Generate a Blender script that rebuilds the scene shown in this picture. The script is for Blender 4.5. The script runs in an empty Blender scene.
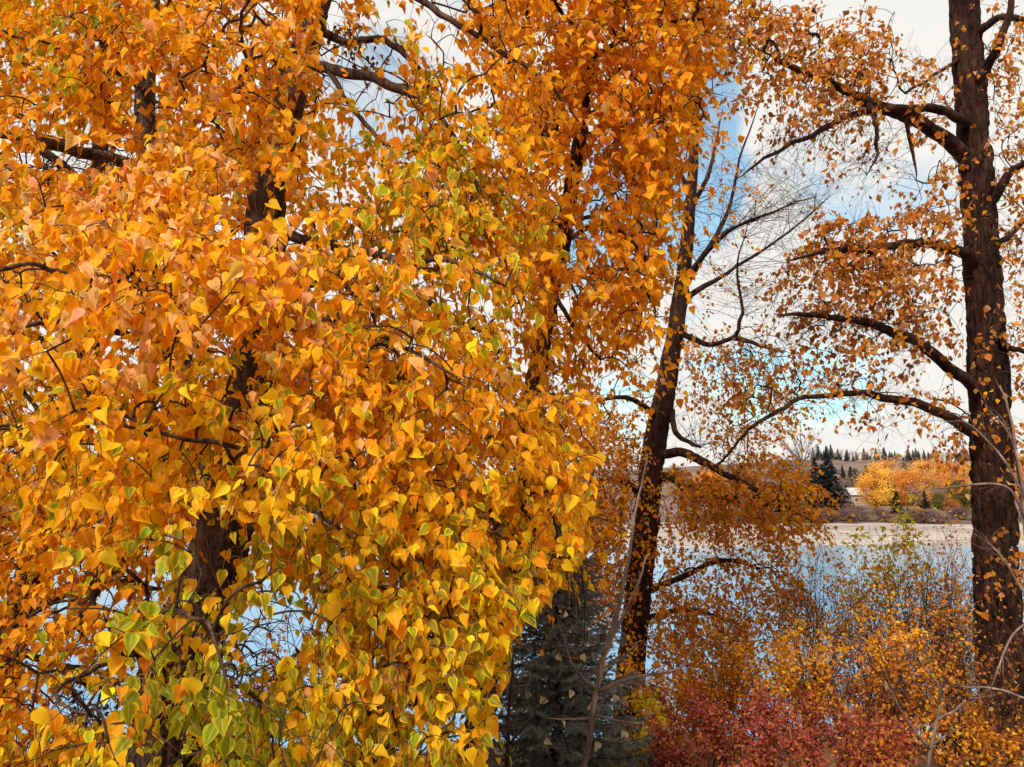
import bpy, math
import numpy as np
from math import radians as R

# ------------------------------------------------------------------ camera, world, sun, exposure
S = bpy.context.scene
COL = S.collection
FPX, CX, CY = 774.0, 512.0, 383.5
PITCH = R(7.9)
CAMZ = 8.0
cam = bpy.data.objects.new('camera', bpy.data.cameras.new('camera'))
COL.objects.link(cam)
cam.location = (0, 0, CAMZ)
cam.rotation_euler = (R(90) + PITCH, 0, 0)
cam.data.lens = 36 * FPX / 1024
cam.data.clip_start = 0.05
cam.data.clip_end = 9000
S.camera = cam

SUN_EL, SUN_AZ = R(46), R(207)          # azimuth clockwise from +Y: behind the camera, a little to the left
w = bpy.data.worlds.new('World'); S.world = w; w.use_nodes = True
nt = w.node_tree; nt.nodes.clear()
N = nt.nodes.new; LK = nt.links.new
out = N('ShaderNodeOutputWorld'); bg = N('ShaderNodeBackground'); bg.inputs[1].default_value = 0.1
sky = N('ShaderNodeTexSky'); sky.sky_type = 'NISHITA'; sky.sun_disc = False
sky.sun_elevation = SUN_EL; sky.sun_rotation = SUN_AZ; sky.dust_density = 0.6; sky.air_density = 1.1
tc = N('ShaderNodeTexCoord'); sep = N('ShaderNodeSeparateXYZ'); LK(tc.outputs['Generated'], sep.inputs[0])
def mth(op, a, b=None, clamp=False):
    m = N('ShaderNodeMath'); m.operation = op; m.use_clamp = clamp
    for i, v in enumerate((a, b)):
        if v is None: continue
        if isinstance(v, (int, float)): m.inputs[i].default_value = v
        else: LK(v, m.inputs[i])
    return m.outputs[0]
den = mth('ADD', mth('MAXIMUM', sep.outputs[2], 0.0), 0.22)
comb = N('ShaderNodeCombineXYZ')
LK(mth('DIVIDE', sep.outputs[0], den), comb.inputs[0]); LK(mth('DIVIDE', sep.outputs[1], den), comb.inputs[1])
def noise(scale, detail, rough, off):
    mp = N('ShaderNodeMapping'); mp.inputs[1].default_value = off; mp.inputs[3].default_value = (1, 1, 1)
    LK(comb.outputs[0], mp.inputs[0])
    n = N('ShaderNodeTexNoise'); n.inputs['Scale'].default_value = scale; n.inputs['Detail'].default_value = detail
    n.inputs['Roughness'].default_value = rough; LK(mp.outputs[0], n.inputs['Vector'])
    return n.outputs[0]
n1 = noise(2.3, 8, 0.58, (3.1, 0.4, 0)); n2 = noise(7.0, 5, 0.6, (9.3, 2.0, 0))
cov = mth('ADD', mth('MULTIPLY', n1, 0.8), mth('MULTIPLY', n2, 0.2))
def wdir(px, py):
    x, y = (px - CX) / FPX, (CY - py) / FPX
    v = np.array([x, math.cos(PITCH) - y * math.sin(PITCH), math.sin(PITCH) + y * math.cos(PITCH)])
    return v / np.linalg.norm(v)
gap = None
for px, py, rad, k in ((664, 190, 7, .62), (700, 95, 4.5, .3), (790, 392, 4.2, .20), (845, 384, 4, .18), (735, 385, 4, .17), (880, 180, 6, .10), (575, 250, 4.5, .24), (620, 408, 4, .16), (385, 110, 6, .14), (780, 150, 5, .10)):   # blue openings between the clouds
    d = N('ShaderNodeVectorMath'); d.operation = 'DOT_PRODUCT'; LK(tc.outputs['Generated'], d.inputs[0]); d.inputs[1].default_value = wdir(px, py)
    mr = N('ShaderNodeMapRange'); mr.interpolation_type = 'SMOOTHSTEP'; LK(d.outputs['Value'], mr.inputs[0])
    mr.inputs[1].default_value = math.cos(R(rad)); mr.inputs[2].default_value = 1; mr.inputs[3].default_value = 0; mr.inputs[4].default_value = k
    gap = mr.outputs[0] if gap is None else mth('ADD', gap, mr.outputs[0])
cov = mth('SUBTRACT', cov, gap)
rmp = N('ShaderNodeMapRange'); rmp.interpolation_type = 'SMOOTHSTEP'; LK(cov, rmp.inputs[0]); rmp.inputs[1].default_value = 0.20; rmp.inputs[2].default_value = 0.46; rmp.inputs[3].default_value = 0.20
shade = N('ShaderNodeMapRange'); LK(n2, shade.inputs[0]); shade.inputs[1].default_value = .3; shade.inputs[2].default_value = .7
cc = N('ShaderNodeMix'); cc.data_type = 'RGBA'; LK(shade.outputs[0], cc.inputs['Factor'])
cc.inputs['A'].default_value = (6.75, 6.7, 6.55, 1); cc.inputs['B'].default_value = (7.4, 7.1, 6.5, 1)
blue = N('ShaderNodeMix'); blue.data_type = 'RGBA'; blue.blend_type = 'MULTIPLY'; blue.inputs['Factor'].default_value = 1
LK(sky.outputs[0], blue.inputs['A']); blue.inputs['B'].default_value = (1.05, 1.55, 1.5, 1)
mix = N('ShaderNodeMix'); mix.data_type = 'RGBA'; LK(rmp.outputs[0], mix.inputs['Factor'])
LK(blue.outputs['Result'], mix.inputs['A']); LK(cc.outputs['Result'], mix.inputs['B'])
LK(mix.outputs['Result'], bg.inputs[0]); LK(bg.outputs[0], out.inputs[0])

sl = bpy.data.lights.new('sun', 'SUN'); sun = bpy.data.objects.new('sun', sl); COL.objects.link(sun)
sl.energy = 3.6; sl.angle = R(9); sl.color = (1, 0.94, 0.84)
sun.rotation_euler = (R(90) - SUN_EL, 0, R(180) - SUN_AZ + R(0))
# sun lamp shines along its -Z: rotate so that -Z points away from the sun position
sun.rotation_euler = (math.pi / 2 - SUN_EL, 0, math.pi - SUN_AZ)
S.view_settings.view_transform = 'Standard'; S.view_settings.look = 'None'
S.view_settings.exposure = 0.40; S.view_settings.gamma = 1; S.view_settings.use_curve_mapping = False
S.render.engine = 'CYCLES'
S.cycles.use_denoising = True; S.cycles.denoiser = 'OPENIMAGEDENOISE'; S.cycles.denoising_input_passes = 'RGB_ALBEDO_NORMAL'; S.cycles.denoising_prefilter = 'ACCURATE'
S.cycles.max_bounces = 8; S.cycles.diffuse_bounces = 5; S.cycles.transmission_bounces = 5; S.cycles.glossy_bounces = 3

rng = np.random.default_rng(11)

# ------------------------------------------------------------------ helpers
def U(px, py, d):
    """point on the view ray of a photo pixel at depth d (used once, to read the photo's layout into metres)"""
    px, py, d = np.broadcast_arrays(np.asarray(px, float), np.asarray(py, float), np.asarray(d, float))
    x, y = (px - CX) / FPX, (CY - py) / FPX
    cp, sp = math.cos(PITCH), math.sin(PITCH)
    return np.stack([d * x, d * (cp - y * sp), CAMZ + d * (sp + y * cp)], -1)
def PX(p):
    cp, sp = math.cos(PITCH), math.sin(PITCH)
    z = p[..., 2] - CAMZ
    d = p[..., 1] * cp + z * sp
    v = -p[..., 1] * sp + z * cp
    d = np.maximum(d, .01)
    return CX + FPX * p[..., 0] / d, CY - FPX * v / d, d
def nrm(v):
    return v / np.maximum(np.linalg.norm(v, axis=-1, keepdims=True), 1e-9)
def tag(o, label=None, cat=None, group=None, kind=None):
    if label: o['label'] = label
    if cat: o['category'] = cat
    if group: o['group'] = group
    if kind: o['kind'] = kind
    return o
def empty(name, loc, parent=None):
    o = bpy.data.objects.new(name, None); o.location = [float(x) for x in loc]; COL.objects.link(o)
    o.empty_display_size = .2
    if parent: o.parent = parent
    return o
def mesh_obj(name, parts, parent=None, origin=None, smooth=True):
    """parts: list of (verts, faces(quads/tris int array), material, attrs dict)"""
    me = bpy.data.meshes.new(name)
    vs, fs, mi, mats, attrs = [], [], [], [], {}
    n = 0
    tot = sum(len(p[0]) for p in parts)
    for v, f, m, a in parts:
        if len(v) == 0: continue
        if m not in mats: mats.append(m)
        for ff in (f if isinstance(f, list) else [f]):
            ff = np.asarray(ff)
            fs.append(ff + n); mi.append(np.full(len(ff), mats.index(m)))
        for k, arr in (a or {}).items():
            attrs.setdefault(k, np.zeros((tot, arr.shape[1]), np.float32))[n:n + len(v)] = arr
        vs.append(np.asarray(v, float)); n += len(v)
    V = np.concatenate(vs)
    if origin is not None: V = V - np.asarray(origin, float)
    me.vertices.add(len(V)); me.vertices.foreach_set('co', V.astype(np.float32).ravel())
    nl = sum(f.size for f in fs); nf = sum(len(f) for f in fs)
    me.loops.add(nl); me.loops.foreach_set('vertex_index', np.concatenate([f.ravel() for f in fs]).astype(np.int32))
    sizes = np.concatenate([np.full(len(f), f.shape[1]) for f in fs])
    me.polygons.add(nf)
    me.polygons.foreach_set('loop_start', np.concatenate([[0], np.cumsum(sizes)[:-1]]).astype(np.int32))
    me.polygons.foreach_set('material_index', np.concatenate(mi).astype(np.int32))
    me.polygons.foreach_set('use_smooth', np.full(nf, smooth))
    for m in mats: me.materials.append(m)
    for k, arr in attrs.items():
        if arr.shape[1] == 2:
            at = me.attributes.new(k, 'FLOAT2', 'POINT'); at.data.foreach_set('vector', arr.ravel())
        else:
            if arr.shape[1] == 3: arr = np.concatenate([arr, np.ones((len(arr), 1), np.float32)], 1)
            at = me.attributes.new(k, 'FLOAT_COLOR', 'POINT'); at.data.foreach_set('color', arr.astype(np.float32).ravel())
    me.update(calc_edges=True); me.validate()
    o = bpy.data.objects.new(name, me); COL.objects.link(o)
    if origin is not None and parent is None: o.location = [float(x) for x in origin]
    if parent: o.parent = parent
    return o

# --- materials
def mat(name):
    m = bpy.data.materials.new(name); m.use_nodes = True
    return m, m.node_tree, m.node_tree.nodes['Principled BSDF']
def ramp(t, src, stops):
    r = t.nodes.new('ShaderNodeValToRGB'); t.links.new(src, r.inputs[0])
    e = r.color_ramp.elements
    while len(e) < len(stops): e.new(.5)
    for i, (p, c) in enumerate(stops): e[i].position = p; e[i].color = (*c, 1)
    return r.outputs[0]
def tnoise(t, scale, detail=4, rough=.55, vec=None, stretch=None, coord='Object'):
    n = t.nodes.new('ShaderNodeTexNoise'); n.inputs['Scale'].default_value = scale; n.inputs['Detail'].default_value = detail; n.inputs['Roughness'].default_value = rough
    if vec is None:
        c = t.nodes.new('ShaderNodeTexCoord'); vec = c.outputs[coord]
    if stretch:
        mp = t.nodes.new('ShaderNodeMapping'); mp.inputs[3].default_value = stretch; t.links.new(vec, mp.inputs[0]); vec = mp.outputs[0]
    t.links.new(vec, n.inputs['Vector'])
    return n.outputs[0]
def leaf_mat(name, trans=.44, rough=.55, spec=.10, veins=True):
    m, t, b = mat(name)
    L = t.links.new; A = t.nodes.new
    ce = A('ShaderNodeAttribute'); ce.attribute_name = 'edge_colour'
    cm = A('ShaderNodeAttribute'); cm.attribute_name = 'mid_colour'
    uv = A('ShaderNodeAttribute'); uv.attribute_name = 'blade'
    sp = A('ShaderNodeSeparateXYZ'); L(uv.outputs['Vector'], sp.inputs[0])
    ab = A('ShaderNodeMath'); ab.operation = 'ABSOLUTE'; L(sp.outputs[0], ab.inputs[0])
    nz = tnoise(t, 55, 3, .6)
    ad = A('ShaderNodeMath'); ad.operation = 'MULTIPLY_ADD'; L(nz, ad.inputs[0]); ad.inputs[1].default_value = .5; L(ab.outputs[0], ad.inputs[2])
    mr = A('ShaderNodeMapRange'); mr.interpolation_type = 'SMOOTHSTEP'; L(ad.outputs[0], mr.inputs[0]); mr.inputs[1].default_value = .72; mr.inputs[2].default_value = 1.12
    mx = A('ShaderNodeMix'); mx.data_type = 'RGBA'; L(mr.outputs[0], mx.inputs['Factor']); L(cm.outputs['Color'], mx.inputs['A']); L(ce.outputs['Color'], mx.inputs['B'])
    colr = mx.outputs['Result']
    if veins:
        v1 = A('ShaderNodeMapRange'); v1.interpolation_type = 'SMOOTHSTEP'; L(ab.outputs[0], v1.inputs[0]); v1.inputs[1].default_value = .02; v1.inputs[2].default_value = .10; v1.inputs[3].default_value = .5; v1.inputs[4].default_value = 0
        # side veins
        mu = A('ShaderNodeMath'); mu.operation = 'MULTIPLY_ADD'; L(ab.outputs[0], mu.inputs[0]); mu.inputs[1].default_value = -.28; L(sp.outputs[1], mu.inputs[2])
        m2 = A('ShaderNodeMath'); m2.operation = 'MULTIPLY'; L(mu.outputs[0], m2.inputs[0]); m2.inputs[1].default_value = 42
        sn = A('ShaderNodeMath'); sn.operation = 'SINE'; L(m2.outputs[0], sn.inputs[0])
        v2 = A('ShaderNodeMapRange'); L(sn.outputs[0], v2.inputs[0]); v2.inputs[1].default_value = .8; v2.inputs[2].default_value = 1; v2.inputs[3].default_value = 0; v2.inputs[4].default_value = .16
        mv = A('ShaderNodeMath'); mv.operation = 'MAXIMUM'; L(v1.outputs[0], mv.inputs[0]); L(v2.outputs[0], mv.inputs[1])
        m3 = A('ShaderNodeMix'); m3.data_type = 'RGBA'; L(mv.outputs[0], m3.inputs['Factor']); L(colr, m3.inputs['A']); m3.inputs['B'].default_value = (.85, .62, .16, 1)
        colr = m3.outputs['Result']
        # brown blotches
        n2 = tnoise(t, 34, 2, .5)
        br = A('ShaderNodeMapRange'); br.interpolation_type = 'SMOOTHSTEP'; L(n2, br.inputs[0]); br.inputs[1].default_value = .61; br.inputs[2].default_value = .68; br.inputs[4].default_value = .6
        m4 = A('ShaderNodeMix'); m4.data_type = 'RGBA'; L(br.outputs[0], m4.inputs['Factor']); L(colr, m4.inputs['A']); m4.inputs['B'].default_value = (.26, .10, .03, 1)
        colr = m4.outputs['Result']
    L(colr, b.inputs['Base Color']); b.inputs['Roughness'].default_value = rough; b.inputs['Specular IOR Level'].default_value = spec
    tr = A('ShaderNodeBsdfTranslucent')
    sat = A('ShaderNodeHueSaturation'); sat.inputs['Saturation'].default_value = 1.15; sat.inputs['Value'].default_value = 1.08; L(colr, sat.inputs['Color']); L(sat.outputs[0], tr.inputs[0])
    ms = A('ShaderNodeMixShader'); ms.inputs[0].default_value = trans
    L(b.outputs[0], ms.inputs[1]); L(tr.outputs[0], ms.inputs[2]); L(ms.outputs[0], t.nodes['Material Output'].inputs[0])
    return m
def bark_mat(name, c1, c2, furrow=True, bump=.6):
    m, t, b = mat(name)
    L = t.links.new; A = t.nodes.new
    n1 = tnoise(t, 22, 6, .7, stretch=(1, 1, .13)); n2 = tnoise(t, 70, 4, .6, stretch=(1, 1, .5))
    ad = A('ShaderNodeMath'); ad.operation = 'MULTIPLY_ADD'; L(n2, ad.inputs[0]); ad.inputs[1].default_value = .35; L(n1, ad.inputs[2])
    c = ramp(t, ad.outputs[0], [(.50, c1), (.66, tuple((x + y) / 2.6 for x, y in zip(c1, c2))), (.88, c2)])
    n3 = tnoise(t, 3.2, 4, .6); pr = ramp(t, n3, [(.32, (.55, .55, .55)), (.5, (.95, .95, .95)), (.70, (1.75, 1.65, 1.5))])
    mm = A('ShaderNodeMix'); mm.data_type = 'RGBA'; mm.blend_type = 'MULTIPLY'; mm.inputs['Factor'].default_value = 1; L(c, mm.inputs['A']); L(pr, mm.inputs['B'])
    L(mm.outputs['Result'], b.inputs['Base Color']); b.inputs['Roughness'].default_value = .9; b.inputs['Specular IOR Level'].default_value = .15
    bp = A('ShaderNodeBump'); bp.inputs['Strength'].default_value = bump; bp.inputs['Distance'].default_value = .03; L(ad.outputs[0], bp.inputs['Height']); L(bp.outputs[0], b.inputs['Normal'])
    return m
def plain(name, c1, c2, scale=8, rough=.9, bump=0, stretch=None):
    m, t, b = mat(name)
    n = tnoise(t, scale, 5, .6, stretch=stretch)
    c = ramp(t, n, [(.35, c1), (.68, c2)]); t.links.new(c, b.inputs['Base Color'])
    b.inputs['Roughness'].default_value = rough; b.inputs['Specular IOR Level'].default_value = .2
    if bump:
        bp = t.nodes.new('ShaderNodeBump'); bp.inputs['Strength'].default_value = bump; t.links.new(n, bp.inputs['Height']); t.links.new(bp.outputs[0], b.inputs['Normal'])
    return m
M_LEAF = leaf_mat('poplar_leaf')
M_FINE = leaf_mat('small_leaf', trans=.44, rough=.55, spec=.15, veins=False)
M_BARK = bark_mat('furrowed_bark', (.006, .003, .0022), (.22, .13, .09), bump=1.0)
M_DARK = bark_mat('dark_bark', (.004, .0018, .0013), (.115, .052, .036), bump=1.0)
M_TWIG = bark_mat('twig_bark', (.02, .011, .008), (.095, .055, .04), bump=.3)
M_TWIGD = bark_mat('dark_twig_bark', (.010, .006, .005), (.05, .028, .022), bump=.3)
M_PALE = bark_mat('pale_twig_bark', (.10, .065, .05), (.30, .22, .18), bump=.3)
M_RUSTWOOD = bark_mat('rust_twig_bark', (.03, .012, .008), (.15, .065, .04), bump=.3)
M_MAROON = bark_mat('maroon_twig_bark', (.02, .008, .007), (.10, .04, .035), bump=.3)

# --- tubes
def catmull(P, n_per):
    P = np.asarray(P, float)
    Q = np.concatenate([[2 * P[0] - P[1]], P, [2 * P[-1] - P[-2]]])
    res = []
    for i in range(1, len(Q) - 2):
        t = np.linspace(0, 1, n_per, endpoint=False)[:, None]
        a, b, c, d = Q[i - 1], Q[i], Q[i + 1], Q[i + 2]
        res.append(.5 * (2 * b + (c - a) * t + (2 * a - 5 * b + 4 * c - d) * t ** 2 + (3 * b - a - 3 * c + d) * t ** 3))
    res.append(P[-1:])
    return np.concatenate(res)
def tube(P, r, sides=6, rough=0, seed=0, furrow=0):
    P = np.asarray(P, float); n = len(P); r = np.broadcast_to(np.asarray(r, float), (n,))
    T = nrm(np.gradient(P, axis=0))
    ref = np.array([1., 0, 0]) if abs(T[0][0]) < .8 else np.array([0, 1., 0])
    A = nrm(ref - (T @ ref)[:, None] * T); B = np.cross(T, A)
    th = np.linspace(0, 2 * np.pi, sides, endpoint=False)
    rr = np.repeat(r[:, None], sides, 1)
    if rough or furrow:
        g = np.random.default_rng(seed)
        s = np.concatenate([[0], np.cumsum(np.linalg.norm(np.diff(P, axis=0), axis=1))])[:, None]
        k = np.zeros((n, sides))
        for _ in range(7):
            k += g.uniform(.3, 1) * np.sin(g.integers(1, 5) * th[None] + g.uniform(1.5, 9) * s + g.uniform(0, 6.3))
        rr = rr * (1 + rough * k / 4)
        if furrow:
            f = np.zeros((n, sides))
            for _ in range(9):
                q = g.integers(7, 22)
                f += np.sin(q * th[None] + 2.2 * np.sin(g.uniform(2, 7) * s + g.uniform(0, 6.3)) + g.uniform(-2, 2) * s + g.uniform(0, 6.3)) * g.uniform(.4, 1)
            f += g.normal(0, .9, (n, sides))
            rr = rr * (1 + furrow * np.clip(f / 3, -1.3, .8))
    V = P[:, None] + rr[..., None] * (np.cos(th)[None, :, None] * A[:, None] + np.sin(th)[None, :, None] * B[:, None])
    V = V.reshape(-1, 3)
    i = np.arange(n - 1)[:, None] * sides; j = np.arange(sides)[None]; j2 = (j + 1) % sides
    F = np.stack([i + j, i + j2, i + sides + j2, i + sides + j], -1).reshape(-1, 4)
    V = np.concatenate([V, P[:1], P[-1:]])
    b = n * sides
    j = np.arange(sides); j2 = (j + 1) % sides
    caps = np.concatenate([np.stack([np.full(sides, b), j2, j], -1), np.stack([np.full(sides, b + 1), (n - 1) * sides + j, (n - 1) * sides + j2], -1)])
    return V, F, caps
class Bag:
    """gathers tubes or loose faces into one mesh"""
    def __init__(s): s.v, s.q, s.t, s.n = [], [], [], 0
    def add(s, V, F=None, C=None):
        s.v.append(V)
        if F is not None and len(F): s.q.append(F + s.n)
        if C is not None and len(C): s.t.append(C + s.n)
        s.n += len(V)
    def tube(s, *a, **k): s.add(*tube(*a, **k))
    def part(s, m, attrs=None):
        fs = []
        if s.q: fs.append(np.concatenate(s.q))
        if s.t: fs.append(np.concatenate(s.t))
        return (np.concatenate(s.v), fs, m, attrs)

# --- leaves
def template(lod):
    if lod == 2: vv, uu = np.array([0, .08, .22, .4, .6, .8, 1.0]), np.array([-1, -.5, 0, .5, 1])
    elif lod == 1: vv, uu = np.array([0, .09, .3, .62, 1.0]), np.array([-1., 0, 1])
    else: vv, uu = np.array([0, .4, 1.0]), np.array([-1., 0, 1])
    wv = np.interp(vv, [0, .08, .2, .33, .5, .65, .8, .92, 1], [.17, .33, .42, .405, .30, .195, .10, .035, .005])
    if lod == 0: wv = np.array([.12, .44, .01])
    g_v, g_u = np.meshgrid(vv, uu, indexing='ij')
    x = g_u * wv[:, None]
    y = g_v - .05 * np.abs(g_u) * (1 - g_v) ** 6
    nr, nc = len(vv), len(uu)
    i, j = np.meshgrid(np.arange(nr - 1), np.arange(nc - 1), indexing='ij')
    F = np.stack([i * nc + j, i * nc + j + 1, (i + 1) * nc + j + 1, (i + 1) * nc + j], -1).reshape(-1, 4)
    return x.ravel(), y.ravel(), g_u.ravel(), g_v.ravel(), F
TPL = [template(i) for i in range(3)]
def leaves(P, T, Nn, L, edge, mid, lod, g, wide=1.0, fold=(.15, .6), curl=(-.1, .45)):
    n = len(P)
    if n == 0: return None
    x, y, u, v, F = TPL[lod]
    T = nrm(T); Nn = nrm(Nn - (Nn * T).sum(-1, keepdims=True) * T); Sd = np.cross(T, Nn)
    fo = g.uniform(*fold, n)[:, None]; cu = g.uniform(*curl, n)[:, None]; ph = g.uniform(0, 6.3, n)[:, None]
    wf = g.uniform(.72, 1.14, n)[:, None] * wide
    au = np.abs(u)[None]
    xx = x[None] * wf
    wav = .035 * np.sin(v[None] * 9 + ph + 2 * u[None]) * au
    z = fo * np.abs(xx) - cu * y[None] ** 2 * .5 + wav + g.uniform(-.12, .12, n)[:, None] * xx * y[None] * 2
    bend = g.normal(0, .06, n)[:, None] * y[None] ** 2
    V = P[:, None] + L[:, None, None] * (y[None, :, None] * T[:, None] + (xx + bend)[..., None] * Sd[:, None] + z[..., None] * Nn[:, None])
    k = len(x)
    FF = (F[None] + (np.arange(n) * k)[:, None, None]).reshape(-1, 4)
    uv = np.broadcast_to(np.stack([u, v], -1)[None], (n, k, 2)).reshape(-1, 2)
    return V.reshape(-1, 3), FF, {'edge_colour': np.repeat(edge, k, 0), 'mid_colour': np.repeat(mid, k, 0), 'blade': uv}
def petioles(A, B, wdt, col):
    """three-sided stalks from A to B with a sag"""
    n = len(A)
    T = nrm(B - A); h = nrm(np.cross(T, np.array([0.02, .01, 1.]))); k = np.cross(T, h)
    M = (A + B) / 2 + np.array([0, 0, 1.]) * .18 * np.linalg.norm(B - A, axis=1, keepdims=True)
    ring = []
    for C in (A, M, B):
        for a in (0, 2.094, 4.189):
            ring.append(C + wdt * (math.cos(a) * h + math.sin(a) * k))
    V = np.stack(ring, 1)
    f = []
    for r_ in (0, 3):
        for j in range(3): f.append((r_ + j, r_ + (j + 1) % 3, r_ + 3 + (j + 1) % 3, r_ + 3 + j))
    F = (np.array(f)[None] + (np.arange(n) * 9)[:, None, None]).reshape(-1, 4)
    c = np.repeat(col, 9, 0)
    return V.reshape(-1, 3), F, {'edge_colour': c, 'mid_colour': c, 'blade': np.tile(np.array([[.6, .5]]), (n * 9, 1))}

#            edge colour           mid colour
PAL = {
 'orange': ((.92, .41, .006), (.87, .34, .004)),
 'deep':   ((.78, .28, .005), (.68, .205, .004)),
 'yellow': ((.96, .58, .016), (.94, .50, .008)),
 'green':  ((.88, .54, .02), (.31, .30, .008)),
 'leafy':  ((.55, .48, .02), (.25, .29, .010)),
 'pink':   ((.93, .56, .23), (.89, .45, .14)),  # dried leaves; also paints the pale highlights of the upper boughs into the colour
 'brown':  ((.40, .15, .03), (.30, .10, .02)),
 'rust':   ((.62, .25, .04), (.52, .18, .024)),
 'tan':    ((.78, .46, .22), (.66, .33, .13)),
 'red':    ((.40, .10, .06), (.31, .062, .04)),
 'crimson':((.58, .20, .11), (.46, .125, .07)),
 'maroon': ((.14, .035, .02), (.10, .02, .015)),
 'gold':   ((.93, .50, .025), (.89, .42, .015)),
 'lime':   ((.66, .52, .05), (.46, .43, .04)),
}
PN = list(PAL); PE = np.array([PAL[k][0] for k in PN]); PM = np.array([PAL[k][1] for k in PN])
def pick(weights, g):
    """weights (n, len(PN)) -> colours"""
    c = np.cumsum(weights, 1); c /= c[:, -1:]
    i = (g.random(len(weights))[:, None] > c).sum(1).clip(0, len(PN) - 1)
    j = g.normal(1, .13, (len(i), 1)).clip(.6, 1.35); hue = 1 + g.normal(0, .12, (len(i), 3)) * np.array([.25, 1, .8])
    return (PE[i] * j * hue).clip(.003, .95), (PM[i] * j * hue).clip(.003, .95), i
def W(**k):
    v = np.zeros(len(PN))
    for a, b in k.items(): v[PN.index(a)] = b
    return v

# ------------------------------------------------------------------ terrain
def ground_z(x, y):
    x = np.asarray(x, float); y = np.asarray(y, float)
    z = np.interp(y, [-60, 2.5, 6, 12, 19, 24, 30, 60, 105, 116, 135, 165, 230, 4000], [6.6, 6.35, 5.75, 4.3, 1.9, .15, -1.2, -2.2, -1.4, -.35, .3, 1.0, 2.0, 2.0])
    wob = .10 * np.sin(x * .9 + y * .5) + .07 * np.sin(x * 2.1 - y * 1.3) + .12 * np.sin(x * .31)
    return z + wob * np.interp(y, [-60, 15, 22, 4000], [1, 1, .4, .4]) + np.interp(np.abs(y - 60), [0, 60], [0, 0])
def grid(xs, ys, zf):
    X, Y = np.meshgrid(xs, ys); Z = zf(X, Y)
    V = np.stack([X, Y, Z], -1).reshape(-1, 3)
    nx, ny = len(xs), len(ys)
    i, j = np.meshgrid(np.arange(ny - 1), np.arange(nx - 1), indexing='ij')
    F = np.stack([i * nx + j, i * nx + j + 1, (i + 1) * nx + j + 1, (i + 1) * nx + j], -1).reshape(-1, 4)
    return V, F
m, t, b = mat('leaf_litter_soil')
n1 = tnoise(t, 26, 6, .7); n2 = tnoise(t, 3, 3, .5)
c = ramp(t, n1, [(.3, (.03, .018, .012)), (.48, (.10, .05, .022)), (.6, (.22, .10, .025)), (.75, (.34, .17, .04))])
t.links.new(c, b.inputs['Base Color']); b.inputs['Roughness'].default_value = .95
bp = t.nodes.new('ShaderNodeBump'); bp.inputs['Strength'].default_value = .8; t.links.new(n1, bp.inputs['Height']); t.links.new(bp.outputs[0], b.inputs['Normal'])
M_SOIL = m
xs = np.concatenate([[-3500, -900, -300, -120, -60], np.arange(-30, 31, 1.0), [60, 120, 300, 900, 3500]])
ys = np.concatenate([[-300, -60], np.arange(-12, 32, .8), np.arange(34, 250, 8), [300, 500, 1000, 4500]])
V, F = grid(xs, ys, ground_z)
tag(mesh_obj('ground', [(V, F, M_SOIL, None)]), kind='structure')

m, t, b = mat('river_water')
n1 = tnoise(t, 1.0, 5, .6, stretch=(.55, 1.6, 1)); n2 = tnoise(t, 5.5, 3, .6, stretch=(.5, 1.5, 1)); n3 = tnoise(t, .05, 3, .5)
ad = t.nodes.new('ShaderNodeMath'); ad.operation = 'MULTIPLY_ADD'; t.links.new(n2, ad.inputs[0]); ad.inputs[1].default_value = .3; t.links.new(n1, ad.inputs[2])
c = ramp(t, n3, [(.35, (.07, .29, .55)), (.65, (.11, .34, .56))]); # far half of the river painted paler in place of sky glare
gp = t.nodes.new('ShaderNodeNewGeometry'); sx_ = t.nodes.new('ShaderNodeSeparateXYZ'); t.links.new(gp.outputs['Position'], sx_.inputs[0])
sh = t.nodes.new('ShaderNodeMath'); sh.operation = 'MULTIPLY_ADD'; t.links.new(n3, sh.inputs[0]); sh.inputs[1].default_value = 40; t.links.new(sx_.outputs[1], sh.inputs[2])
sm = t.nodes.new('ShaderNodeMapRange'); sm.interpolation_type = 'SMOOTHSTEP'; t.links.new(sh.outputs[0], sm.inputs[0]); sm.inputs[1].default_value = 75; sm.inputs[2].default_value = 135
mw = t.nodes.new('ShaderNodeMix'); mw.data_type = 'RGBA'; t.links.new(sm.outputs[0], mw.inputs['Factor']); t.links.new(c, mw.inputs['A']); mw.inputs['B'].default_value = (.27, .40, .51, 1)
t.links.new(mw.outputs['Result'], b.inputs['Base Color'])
b.inputs['Roughness'].default_value = .15; b.inputs['IOR'].default_value = 1.42; b.inputs['Specular IOR Level'].default_value = .85
bp = t.nodes.new('ShaderNodeBump'); bp.inputs['Strength'].default_value = .36; bp.inputs['Distance'].default_value = .10; t.links.new(ad.outputs[0], bp.inputs['Height']); t.links.new(bp.outputs[0], b.inputs['Normal'])
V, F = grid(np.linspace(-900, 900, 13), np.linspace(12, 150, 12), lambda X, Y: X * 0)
tag(mesh_obj('river', [(V, F, m, None)]), kind='structure')

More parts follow.
